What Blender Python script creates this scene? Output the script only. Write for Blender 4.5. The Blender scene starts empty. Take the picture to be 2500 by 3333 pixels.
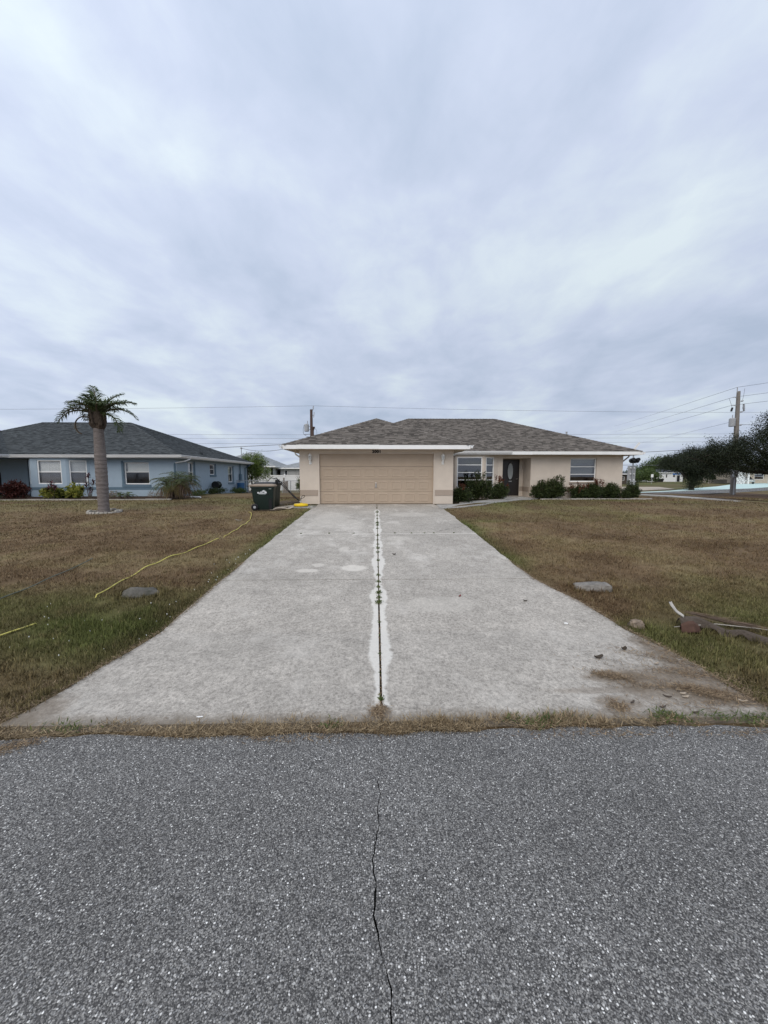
import bpy, math, random
import numpy as np
from mathutils import Vector
R = math.radians
rnd = random.Random(7)
sc = bpy.context.scene
C = sc.collection

# ------------------------------------------------------------------ camera
cam = bpy.data.cameras.new('camera'); cam_o = bpy.data.objects.new('camera', cam); C.objects.link(cam_o)
cam.sensor_fit = 'HORIZONTAL'; cam.sensor_width = 36.0; cam.lens = 36.0 * 1252.0 / 2500.0
cam.clip_start = 0.05; cam.clip_end = 3000
cam_o.location = (0, 0, 1.85)
cam_o.rotation_euler = (R(90 - 5.38), 0, R(-1.2))
sc.camera = cam_o

# ------------------------------------------------------------------ world: overcast sky
SUN_EL, SUN_AZ = R(43), R(207)      # azimuth clockwise from +Y: behind the camera, to the left
w = bpy.data.worlds.new('World'); sc.world = w; w.use_nodes = True
nt = w.node_tree; nt.nodes.clear()
w.cycles.sampling_method = 'MANUAL'; w.cycles.sample_map_resolution = 256
def N(t, **k):
    n = nt.nodes.new(t)
    for a, b in k.items(): setattr(n, a, b)
    return n
L = nt.links.new
out = N('ShaderNodeOutputWorld')
sky = N('ShaderNodeTexSky'); sky.sky_type = 'NISHITA'; sky.sun_disc = False
sky.sun_elevation = SUN_EL; sky.sun_rotation = SUN_AZ; sky.air_density = 1.0; sky.dust_density = 2.0
bg1 = N('ShaderNodeBackground'); bg1.inputs[1].default_value = 0.10; L(sky.outputs[0], bg1.inputs[0])
tc = N('ShaderNodeTexCoord'); sep = N('ShaderNodeSeparateXYZ'); L(tc.outputs['Generated'], sep.inputs[0])
def M(op, a, b=None, clamp=False):
    n = N('ShaderNodeMath', operation=op); n.use_clamp = clamp
    for i, x in enumerate((a, b)):
        if x is None: continue
        if isinstance(x, (int, float)): n.inputs[i].default_value = x
        else: L(x, n.inputs[i])
    return n.outputs[0]
zz = M('MAXIMUM', sep.outputs[2], 0.0); zz = M('ADD', zz, 0.16)
cx = M('DIVIDE', sep.outputs[0], zz); cy = M('DIVIDE', sep.outputs[1], zz)
# cloud streets run mostly away from the camera
cmb = N('ShaderNodeCombineXYZ'); L(M('MULTIPLY', cx, 1.0), cmb.inputs[0]); L(M('MULTIPLY', cy, 0.74), cmb.inputs[1])
def noise(scale, detail, rough, dist, loc, vec=None):
    mp = N('ShaderNodeMapping'); mp.inputs['Location'].default_value = loc
    L(vec or cmb.outputs[0], mp.inputs[0])
    n = N('ShaderNodeTexNoise'); n.inputs['Scale'].default_value = scale; n.inputs['Detail'].default_value = detail
    n.inputs['Roughness'].default_value = rough; n.inputs['Distortion'].default_value = dist
    L(mp.outputs[0], n.inputs['Vector']); return n.outputs['Fac']
n1 = noise(0.85, 3, 0.5, 0.5, (3.1, 1.7, 0)); n2 = noise(2.3, 5, 0.52, 0.35, (7.3, 2.2, 1)); n3 = noise(5.2, 6, 0.58, 0.3, (1.1, 5.2, 2))
cl = M('ADD', M('ADD', M('MULTIPLY', n1, 0.42), M('MULTIPLY', n2, 0.38)), M('MULTIPLY', n3, 0.20))
rm = N('ShaderNodeValToRGB'); L(cl, rm.inputs[0])
e = rm.color_ramp.elements
e[0].position = 0.37; e[0].color = (0.43, 0.505, 0.64, 1)
e[1].position = 0.63; e[1].color = (0.685, 0.77, 0.82, 1)
m_ = e.new(0.5); m_.color = (0.545, 0.61, 0.75, 1)
# slightly dimmer and greyer towards the horizon, as thick overcast is
hz = N('ShaderNodeMapRange'); L(sep.outputs[2], hz.inputs[0]); hz.inputs[1].default_value = 0.0; hz.inputs[2].default_value = 0.55
hz.inputs[3].default_value = 0.96; hz.inputs[4].default_value = 1.0; hz.interpolation_type = 'SMOOTHSTEP'
# soft brightening round the hidden sun
sd = (math.sin(SUN_AZ) * math.cos(SUN_EL), math.cos(SUN_AZ) * math.cos(SUN_EL), math.sin(SUN_EL))
dt = N('ShaderNodeVectorMath', operation='DOT_PRODUCT'); L(tc.outputs['Generated'], dt.inputs[0]); dt.inputs[1].default_value = sd
gl = N('ShaderNodeMapRange'); L(dt.outputs['Value'], gl.inputs[0]); gl.inputs[1].default_value = -1; gl.inputs[2].default_value = 1
gl.inputs[3].default_value = 0.94; gl.inputs[4].default_value = 1.45; gl.interpolation_type = 'SMOOTHSTEP'
bg2 = N('ShaderNodeBackground'); L(rm.outputs[0], bg2.inputs[0]); L(M('MULTIPLY', hz.outputs[0], gl.outputs[0]), bg2.inputs[1])
mx = N('ShaderNodeMixShader'); mx.inputs[0].default_value = 0.93
L(bg1.outputs[0], mx.inputs[1]); L(bg2.outputs[0], mx.inputs[2]); L(mx.outputs[0], out.inputs[0])

sun = bpy.data.lights.new('sun', 'SUN'); sun.energy = 1.5; sun.angle = R(50); sun.color = (1.0, 0.89, 0.74)
sun_o = bpy.data.objects.new('sun', sun); C.objects.link(sun_o)
sun_o.rotation_euler = (R(90) - SUN_EL, 0, R(180) - SUN_AZ); sun_o.location = (0, 0, 40)
sc.view_settings.view_transform = 'Standard'; sc.view_settings.look = 'None'
sc.view_settings.exposure = 0.1; sc.view_settings.gamma = 1.0
sc.view_settings.use_curve_mapping = False

# ------------------------------------------------------------------ terrain height
GP = [(-1e9, 0), (2.62, 0), (3.4, -.03), (4.5, -.05), (5.4, .02), (6.38, .08), (16.4, .62), (26, .64), (34, .36), (60, .3), (1e9, .3)]
def gz(x, y):
    for (a, b), (c, d) in zip(GP, GP[1:]):
        if y <= c:
            z = b + (d - b) * (y - a) / (c - a); break
    if x > 20: z += (min(z, .3) - z) * min(1, (x - 20) / 7)
    return z
def gzn(x, y):
    z = np.interp(y, [p[0] for p in GP[1:-1]], [p[1] for p in GP[1:-1]])
    return np.where(x > 20, z + (np.minimum(z, .3) - z) * np.clip((x - 20) / 7, 0, 1), z)

# ------------------------------------------------------------------ materials
def mat(name, col, rough=.8, var=.12, scale=6, bump=0, bscale=60, spec=.3, island=0, metal=0, obj_rand=False, dirt=None, stretch=None):
    m = bpy.data.materials.new(name); m.use_nodes = True
    t = m.node_tree; b = t.nodes['Principled BSDF']; l = t.links.new
    b.inputs['Roughness'].default_value = rough; b.inputs['Metallic'].default_value = metal
    b.inputs['Specular IOR Level'].default_value = spec
    tc = t.nodes.new('ShaderNodeTexCoord'); vec = tc.outputs['Object']
    if stretch:
        mp = t.nodes.new('ShaderNodeMapping'); mp.inputs['Scale'].default_value = stretch; l(vec, mp.inputs[0]); vec = mp.outputs[0]
    no = t.nodes.new('ShaderNodeTexNoise'); no.inputs['Scale'].default_value = scale; no.inputs['Detail'].default_value = 6
    no.inputs['Roughness'].default_value = .6; l(vec, no.inputs['Vector'])
    mr = t.nodes.new('ShaderNodeMapRange'); l(no.outputs['Fac'], mr.inputs[0])
    mr.inputs[1].default_value = .25; mr.inputs[2].default_value = .75; mr.inputs[3].default_value = 1 - var; mr.inputs[4].default_value = 1 + var
    val = mr.outputs[0]
    if island:
        g = t.nodes.new('ShaderNodeNewGeometry'); s = g.outputs['Random Per Island']
        if obj_rand:
            oi = t.nodes.new('ShaderNodeObjectInfo'); ad = t.nodes.new('ShaderNodeMath'); ad.operation = 'ADD'
            l(s, ad.inputs[0]); l(oi.outputs['Random'], ad.inputs[1])
            fr = t.nodes.new('ShaderNodeMath'); fr.operation = 'FRACT'; l(ad.outputs[0], fr.inputs[0]); s = fr.outputs[0]
        mr2 = t.nodes.new('ShaderNodeMapRange'); l(s, mr2.inputs[0]); mr2.inputs[3].default_value = 1 - island; mr2.inputs[4].default_value = 1 + island
        mu = t.nodes.new('ShaderNodeMath'); mu.operation = 'MULTIPLY'; l(val, mu.inputs[0]); l(mr2.outputs[0], mu.inputs[1]); val = mu.outputs[0]
    vm = t.nodes.new('ShaderNodeVectorMath'); vm.operation = 'SCALE'; vm.inputs[0].default_value = col[:3]; l(val, vm.inputs['Scale'])
    colout = vm.outputs[0]
    if dirt:
        n2 = t.nodes.new('ShaderNodeTexNoise'); n2.inputs['Scale'].default_value = dirt[1]; n2.inputs['Detail'].default_value = 8; n2.inputs['Roughness'].default_value = .65
        l(vec, n2.inputs['Vector'])
        r2 = t.nodes.new('ShaderNodeMapRange'); l(n2.outputs['Fac'], r2.inputs[0]); r2.inputs[1].default_value = dirt[2]; r2.inputs[2].default_value = dirt[2] + .18
        r2.inputs[4].default_value = dirt[3]
        mxc = t.nodes.new('ShaderNodeMix'); mxc.data_type = 'RGBA'; l(r2.outputs[0], mxc.inputs['Factor']); l(colout, mxc.inputs['A'])
        mxc.inputs['B'].default_value = (*dirt[0], 1); colout = mxc.outputs['Result']
    l(colout, b.inputs['Base Color'])
    if bump:
        nb = t.nodes.new('ShaderNodeTexNoise'); nb.inputs['Scale'].default_value = bscale; nb.inputs['Detail'].default_value = 4; l(vec, nb.inputs['Vector'])
        bp = t.nodes.new('ShaderNodeBump'); bp.inputs['Strength'].default_value = min(1, bump); bp.inputs['Distance'].default_value = .01
        l(nb.outputs['Fac'], bp.inputs['Height']); l(bp.outputs[0], b.inputs['Normal'])
    return m
def leafmat(name, c1, c2, rough=.55, trans=.25):
    """leaf colour varies leaf by leaf between c1 and c2"""
    m = bpy.data.materials.new(name); m.use_nodes = True
    t = m.node_tree; b = t.nodes['Principled BSDF']; l = t.links.new
    g = t.nodes.new('ShaderNodeNewGeometry'); r = t.nodes.new('ShaderNodeValToRGB'); l(g.outputs['Random Per Island'], r.inputs[0])
    r.color_ramp.elements[0].color = (*c1, 1); r.color_ramp.elements[1].color = (*c2, 1)
    l(r.outputs[0], b.inputs['Base Color']); b.inputs['Roughness'].default_value = rough; b.inputs['Specular IOR Level'].default_value = .25
    tr = t.nodes.new('ShaderNodeBsdfTranslucent'); l(r.outputs[0], tr.inputs[0])
    mx = t.nodes.new('ShaderNodeMixShader'); mx.inputs[0].default_value = trans; l(b.outputs[0], mx.inputs[1]); l(tr.outputs[0], mx.inputs[2])
    l(mx.outputs[0], t.nodes['Material Output'].inputs[0]); return m
def attrmat(name, rough=.9, var=.25, scale=40, bump=.6, bscale=90):
    m = bpy.data.materials.new(name); m.use_nodes = True
    t = m.node_tree; b = t.nodes['Principled BSDF']; l = t.links.new
    b.inputs['Roughness'].default_value = rough; b.inputs['Specular IOR Level'].default_value = .12
    a = t.nodes.new('ShaderNodeAttribute'); a.attribute_name = 'Col'
    tc = t.nodes.new('ShaderNodeTexCoord'); val = None
    for s_, v_ in ((scale, var), (scale * .12, var * .8), (scale * .035, var * .6)):
        no = t.nodes.new('ShaderNodeTexNoise'); no.inputs['Scale'].default_value = s_; no.inputs['Detail'].default_value = 6; no.inputs['Roughness'].default_value = .65; l(tc.outputs['Object'], no.inputs['Vector'])
        mr = t.nodes.new('ShaderNodeMapRange'); l(no.outputs['Fac'], mr.inputs[0]); mr.inputs[1].default_value = .3; mr.inputs[2].default_value = .7
        mr.inputs[3].default_value = 1 - v_; mr.inputs[4].default_value = 1 + v_
        if val is None: val = mr.outputs[0]
        else:
            mu = t.nodes.new('ShaderNodeMath'); mu.operation = 'MULTIPLY'; l(val, mu.inputs[0]); l(mr.outputs[0], mu.inputs[1]); val = mu.outputs[0]
    vm = t.nodes.new('ShaderNodeVectorMath'); vm.operation = 'SCALE'; l(a.outputs['Color'], vm.inputs[0]); l(val, vm.inputs['Scale'])
    l(vm.outputs[0], b.inputs['Base Color'])
    if bump:
        nb = t.nodes.new('ShaderNodeTexNoise'); nb.inputs['Scale'].default_value = bscale; nb.inputs['Detail'].default_value = 5; l(tc.outputs['Object'], nb.inputs['Vector'])
        bp = t.nodes.new('ShaderNodeBump'); bp.inputs['Strength'].default_value = bump; bp.inputs['Distance'].default_value = .02
        l(nb.outputs['Fac'], bp.inputs['Height']); l(bp.outputs[0], b.inputs['Normal'])
    return m
def glassmat(name, tint, refl=1.0, rough=.01):
    m = bpy.data.materials.new(name); m.use_nodes = True
    t = m.node_tree; l = t.links.new; t.nodes.remove(t.nodes['Principled BSDF'])
    tr = t.nodes.new('ShaderNodeBsdfTransparent'); tr.inputs[0].default_value = (*tint, 1)
    g = t.nodes.new('ShaderNodeBsdfGlossy'); g.inputs['Roughness'].default_value = rough; g.inputs[0].default_value = (refl, refl, refl, 1)
    f = t.nodes.new('ShaderNodeFresnel'); f.inputs[0].default_value = 1.6
    # a pane has two faces: about twice the single-surface reflection
    k = t.nodes.new('ShaderNodeMath'); k.operation = 'MULTIPLY'; k.use_clamp = True; l(f.outputs[0], k.inputs[0]); k.inputs[1].default_value = 1.9
    ge = t.nodes.new('ShaderNodeNewGeometry'); bf_ = t.nodes.new('ShaderNodeMath'); bf_.operation = 'SUBTRACT'; bf_.inputs[0].default_value = 1; l(ge.outputs['Backfacing'], bf_.inputs[1]); k2 = t.nodes.new('ShaderNodeMath'); k2.operation = 'MULTIPLY'; l(k.outputs[0], k2.inputs[0]); l(bf_.outputs[0], k2.inputs[1])
    mx = t.nodes.new('ShaderNodeMixShader'); l(k2.outputs[0], mx.inputs[0]); l(tr.outputs[0], mx.inputs[1]); l(g.outputs[0], mx.inputs[2])
    l(mx.outputs[0], t.nodes['Material Output'].inputs[0]); return m
class NT:
    """small node helper for one material"""
    def __init__(s, name):
        s.m = bpy.data.materials.new(name); s.m.use_nodes = True; s.t = s.m.node_tree; s.b = s.t.nodes['Principled BSDF']; s.l = s.t.links.new
        g = s.t.nodes.new('ShaderNodeNewGeometry'); s.pos = g.outputs['Position']; sp = s.t.nodes.new('ShaderNodeSeparateXYZ'); s.l(s.pos, sp.inputs[0]); s.x, s.y = sp.outputs[0], sp.outputs[1]
    def setin(s, i, v):
        if isinstance(v, (int, float)): i.default_value = v
        elif isinstance(v, tuple): i.default_value = (*v, 1) if len(v) == 3 and i.type == 'RGBA' else v
        else: s.l(v, i)
    def math(s, op, a, b=0, clamp=False):
        n = s.t.nodes.new('ShaderNodeMath'); n.operation = op; n.use_clamp = clamp; s.setin(n.inputs[0], a); s.setin(n.inputs[1], b); return n.outputs[0]
    def noise(s, scale, det=5, ro=.6, loc=(0, 0, 0), st=(1, 1, 1), vec=None):
        mp = s.t.nodes.new('ShaderNodeMapping'); mp.inputs['Location'].default_value = loc; mp.inputs['Scale'].default_value = st; s.l(vec or s.pos, mp.inputs[0])
        n = s.t.nodes.new('ShaderNodeTexNoise'); n.inputs['Scale'].default_value = scale; n.inputs['Detail'].default_value = det; n.inputs['Roughness'].default_value = ro; s.l(mp.outputs[0], n.inputs['Vector']); return n.outputs['Fac']
    def rng(s, v, lo, hi, a, c, smooth=False):
        r = s.t.nodes.new('ShaderNodeMapRange'); s.setin(r.inputs[0], v); r.inputs[1].default_value = lo; r.inputs[2].default_value = hi; r.inputs[3].default_value = a; r.inputs[4].default_value = c
        if smooth: r.interpolation_type = 'SMOOTHSTEP'
        return r.outputs[0]
    def mix(s, f, a, b):
        n = s.t.nodes.new('ShaderNodeMix'); n.data_type = 'RGBA'; s.setin(n.inputs['Factor'], f); s.setin(n.inputs['A'], a); s.setin(n.inputs['B'], b); return n.outputs['Result']
    def scale(s, col, v):
        n = s.t.nodes.new('ShaderNodeVectorMath'); n.operation = 'SCALE'
        if isinstance(col, tuple): n.inputs[0].default_value = col
        else: s.l(col, n.inputs[0])
        s.l(v, n.inputs['Scale']); return n.outputs[0]
    def bump(s, h, st, d):
        n = s.t.nodes.new('ShaderNodeBump'); n.inputs['Strength'].default_value = st; n.inputs['Distance'].default_value = d; s.l(h, n.inputs['Height']); s.l(n.outputs[0], s.b.inputs['Normal'])
    def voronoi(s, scale, vec=None):
        v = s.t.nodes.new('ShaderNodeTexVoronoi'); v.inputs['Scale'].default_value = scale; s.l(vec or s.pos, v.inputs['Vector']); c = s.t.nodes.new('ShaderNodeSeparateColor'); s.l(v.outputs['Color'], c.inputs[0]); return v.outputs['Distance'], c.outputs[0], c.outputs[1]
    def ramp(s, f, pts):
        r = s.t.nodes.new('ShaderNodeValToRGB'); s.l(f, r.inputs[0]); e = r.color_ramp.elements; e[0].position, e[0].color = pts[0][0], (*pts[0][1], 1); e[1].position, e[1].color = pts[-1][0], (*pts[-1][1], 1)
        for p, c in pts[1:-1]: q = e.new(p); q.color = (*c, 1)
        return r.outputs[0]
    def ellipse(s, cx, cy, rx, ry, nz, soft=.5):
        """soft blob with a ragged edge: 1 inside"""
        a = s.math('DIVIDE', s.math('SUBTRACT', s.x, cx), rx); b = s.math('DIVIDE', s.math('SUBTRACT', s.y, cy), ry); d = s.math('ADD', s.math('MULTIPLY', a, a), s.math('MULTIPLY', b, b)); d = s.math('ADD', d, s.math('MULTIPLY', s.math('SUBTRACT', nz, .5), 2.6)); return s.rng(d, 1 - soft, 1 + soft, 1, 0, True)
def asphaltmat():
    k = NT('asphalt'); wob = k.t.nodes.new('ShaderNodeTexNoise'); wob.inputs['Scale'].default_value = 120; k.l(k.pos, wob.inputs['Vector'])
    wa = k.t.nodes.new('ShaderNodeVectorMath'); wa.operation = 'SCALE'; k.l(wob.outputs['Color'], wa.inputs[0]); wa.inputs['Scale'].default_value = .006; wv = k.t.nodes.new('ShaderNodeVectorMath'); k.l(k.pos, wv.inputs[0]); k.l(wa.outputs[0], wv.inputs[1]); wv = wv.outputs[0]
    d1, r1, g1 = k.voronoi(205, wv); fine = k.ramp(r1, [(0, (.045, .044, .044)), (.4, (.107, .104, .100)), (.8, (.222, .215, .205)), (1, (.37, .36, .335))]); fine = k.scale(fine, k.rng(d1, .4, .75, 1, .55))
    d2, r2, g2 = k.voronoi(100, wv); big = k.ramp(g2, [(0, (.17, .17, .17)), (.55, (.29, .285, .275)), (.85, (.48, .47, .45)), (1, (.85, .84, .8))]); m2 = k.math('MULTIPLY', k.rng(r2, .54, .58, 0, 1), k.rng(d2, .34, .46, 1, 0)); c = k.mix(m2, fine, big)
    d3, r3, g3 = k.voronoi(60, wv); m3 = k.math('MULTIPLY', k.rng(r3, .90, .92, 0, 1), k.rng(d3, .28, .38, 1, 0)); c = k.mix(m3, c, k.ramp(g3, [(0, (.09, .09, .09)), (1, (.52, .51, .48))]))
    w_ = k.math('MULTIPLY', k.rng(k.noise(.8, 7, .62), .3, .7, .84, 1.14), k.rng(k.noise(.5, 5, .6, (4, 2, 0), (.18, 1.6, 1)), .3, .7, .9, 1.1)); w_ = k.math('MULTIPLY', w_, k.rng(k.noise(7, 6, .7, (9, 2, 0)), .30, .42, .72, 1.0))
    k.l(k.scale(c, w_), k.b.inputs['Base Color']); k.b.inputs['Roughness'].default_value = .85; k.b.inputs['Specular IOR Level'].default_value = .25
    k.bump(k.math('ADD', k.math('MULTIPLY', k.math('SUBTRACT', 1, d1), .5), m2), .6, .003); return k.m
def drivemat():
    """old poured concrete: mottled, pale worn blotches, cement smeared along the long joint, dirt washed into one corner"""
    k = NT('driveway_concrete'); base = (.412, .380, .335)
    v = k.rng(k.noise(.7, 6, .6), .3, .7, .88, 1.1)
    for o in (k.rng(k.noise(4.5, 8, .72, (3, 1, 0)), .3, .7, .80, 1.16), k.rng(k.noise(22, 6, .78), .3, .7, .70, 1.26), k.rng(k.noise(95, 3, .7), .3, .7, .72, 1.24), k.rng(k.noise(38, 6, .75, (4, 4, 0), (1, .7, 1)), .47, .60, 1.08, .74), k.rng(k.noise(140, 1, .5), .25, .33, .45, 1)): v = k.math('MULTIPLY', v, o)
    c = k.scale(base, v); pale = (.60, .565, .51)
    bl = k.math('MULTIPLY', k.rng(k.noise(1.3, 9, .74, (8, 3.3, 0), (1, .6, 1)), .53, .66, 0, 1), k.rng(k.noise(18, 5, .7, (2, 2, 2)), .32, .6, .2, 1)); bl = k.math('MULTIPLY', bl, k.rng(k.y, 3.5, 10, .35, 1.0)); c = k.mix(bl, c, pale)
    dk = k.math('MULTIPLY', k.rng(k.noise(.6, 9, .72, (2, 9, 0)), .52, .70, 0, .5), k.rng(k.noise(14, 5, .7), .3, .6, .3, 1)); c = k.mix(dk, c, (.22, .205, .18))
    nz = k.noise(5, 7, .72, (1, 7, 0)); nf = k.noise(16, 6, .7, (5, 1, 0))
    for cx_, cy_, rx_, ry_, st in ((-.42, 7.05, .24, .20, .85), (-.72, 8.5, .11, .25, .5), (-1.25, 6.9, .20, .10, .7), (-1.1, 7.25, .13, .12, .6), (-1.5, 12.5, .6, 1.6, .35), (-.7, 11.5, .35, .9, .4), (1.2, 13.5, .7, .5, .35), (.9, 5.3, .5, .3, .3), (.55, 9.6, .3, .25, .35)):
        c = k.mix(k.math('MULTIPLY', k.math('MULTIPLY', k.ellipse(cx_, cy_, rx_, ry_, nz), st), k.rng(nf, .3, .5, .55, 1)), c, (.62, .58, .515))
    # cement along the joint, ragged and feathered
    wv_ = k.t.nodes.new('ShaderNodeCombineXYZ'); k.l(k.y, wv_.inputs[1]); wd = k.rng(k.noise(.9, 4, .6, (0, 3, 0), vec=wv_.outputs[0]), .36, .62, .042, .135); wd = k.math('MULTIPLY', wd, k.rng(k.y, 14.2, 15.2, 1, 0)); d = k.math('ABSOLUTE', k.math('SUBTRACT', k.x, .04)); d = k.math('ADD', d, k.math('MULTIPLY', k.math('SUBTRACT', k.noise(9, 7, .75), .5), .11)); f = k.math('SUBTRACT', wd, d); f = k.rng(f, -.012, .016, 0, .93); f = k.math('MULTIPLY', f, k.rng(k.noise(30, 4, .7), .3, .5, .72, 1)); c = k.mix(f, c, (.635, .61, .555))
    d = k.math('ADD', k.math('ABSOLUTE', k.math('SUBTRACT', k.y, 10.2)), k.math('MULTIPLY', k.math('SUBTRACT', nf, .5), .12)); c = k.mix(k.rng(d, .02, .05, .8, 0), c, (.62, .59, .53))
    # hairline crack across the far right slab
    d = k.math('ABSOLUTE', k.math('ADD', k.math('SUBTRACT', k.math('SUBTRACT', k.y, 10.4), k.math('MULTIPLY', k.math('SUBTRACT', k.x, 1.6), .9)), k.math('MULTIPLY', k.math('SUBTRACT', nz, .5), .5))); f = k.math('MULTIPLY', k.rng(d, .008, .016, .8, 0), k.rng(k.x, 1.6, 1.75, 0, 1)); f = k.math('MULTIPLY', f, k.rng(k.y, 10.3, 10.4, 0, 1)); c = k.mix(f, c, (.10, .095, .085))
    # silt in the broken right corner and along the front rim
    for cx_, cy_, rx_, ry_, st in ((2.65, 3.25, .55, .30, .75), (2.25, 3.38, .28, .10, .75), (2.95, 3.0, .3, .12, .8), (2.0, 2.95, .2, .12, .6), (-2.75, 2.95, .25, .25, .6), (3.0, 3.8, .15, .5, .6), (.04, 2.85, .09, .10, .8), (2.0, 3.15, .5, .05, .4)):
        c = k.mix(k.math('MULTIPLY', k.ellipse(cx_, cy_, rx_, ry_, nz, .7), st), c, k.mix(k.rng(nf, .3, .7, 0, 1), (.115, .085, .058), (.20, .16, .115)))
    edge = k.rng(k.math('ADD', k.y, k.math('MULTIPLY', k.math('SUBTRACT', nz, .5), .35)), 2.78, 2.92, .7, 0); c = k.mix(edge, c, (.17, .14, .105))
    k.l(c, k.b.inputs['Base Color']); k.b.inputs['Roughness'].default_value = .9; k.b.inputs['Specular IOR Level'].default_value = .2
    k.bump(k.noise(70, 5, .65), .45, .007); return k.m
def concretemat(name, base, patch=.16):
    m = bpy.data.materials.new(name); m.use_nodes = True
    t = m.node_tree; b = t.nodes['Principled BSDF']; l = t.links.new
    g = t.nodes.new('ShaderNodeNewGeometry'); pos = g.outputs['Position']
    def nz(scale, det, ro, lo, hi, a, c, loc=(0, 0, 0), st=(1, 1, 1)):
        mp = t.nodes.new('ShaderNodeMapping'); mp.inputs['Location'].default_value = loc; mp.inputs['Scale'].default_value = st; l(pos, mp.inputs[0])
        n = t.nodes.new('ShaderNodeTexNoise'); n.inputs['Scale'].default_value = scale; n.inputs['Detail'].default_value = det; n.inputs['Roughness'].default_value = ro; l(mp.outputs[0], n.inputs['Vector'])
        r = t.nodes.new('ShaderNodeMapRange'); l(n.outputs['Fac'], r.inputs[0]); r.inputs[1].default_value = lo; r.inputs[2].default_value = hi; r.inputs[3].default_value = a; r.inputs[4].default_value = c
        return r.outputs[0]
    v = nz(.7, 6, .6, .3, .7, .86, 1.12)
    for o in (nz(4.5, 8, .72, .3, .7, .74, 1.22, (3, 1, 0)), nz(24, 5, .75, .3, .7, .68, 1.26), nz(110, 2, .6, .3, .7, .80, 1.2), nz(150, 1, .5, .24, .32, .45, 1.0)):
        mu = t.nodes.new('ShaderNodeMath'); mu.operation = 'MULTIPLY'; l(v, mu.inputs[0]); l(o, mu.inputs[1]); v = mu.outputs[0]
    vm = t.nodes.new('ShaderNodeVectorMath'); vm.operation = 'SCALE'; vm.inputs[0].default_value = base; l(v, vm.inputs['Scale'])
    # pale worn blotches
    bl = nz(1.15, 8, .7, .60, .68, 0, .65, (8, 3.3, 0), (1, .55, 1))
    mxc = t.nodes.new('ShaderNodeMix'); mxc.data_type = 'RGBA'; l(bl, mxc.inputs['Factor']); l(vm.outputs[0], mxc.inputs['A']); mxc.inputs['B'].default_value = (base[0] + patch, base[1] + patch, base[2] + patch * .93, 1)
    dk = nz(.55, 8, .7, .55, .72, 0, .4, (2, 9, 0))
    mxd = t.nodes.new('ShaderNodeMix'); mxd.data_type = 'RGBA'; l(dk, mxd.inputs['Factor']); l(mxc.outputs['Result'], mxd.inputs['A']); mxd.inputs['B'].default_value = (base[0] * .55, base[1] * .56, base[2] * .56, 1)
    l(mxd.outputs['Result'], b.inputs['Base Color']); b.inputs['Roughness'].default_value = .9; b.inputs['Specular IOR Level'].default_value = .2
    bp = t.nodes.new('ShaderNodeBump'); bp.inputs['Strength'].default_value = .35; bp.inputs['Distance'].default_value = .006
    l(nz(70, 4, .6, 0, 1, 0, 1), bp.inputs['Height']); l(bp.outputs[0], b.inputs['Normal'])
    return m

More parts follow.
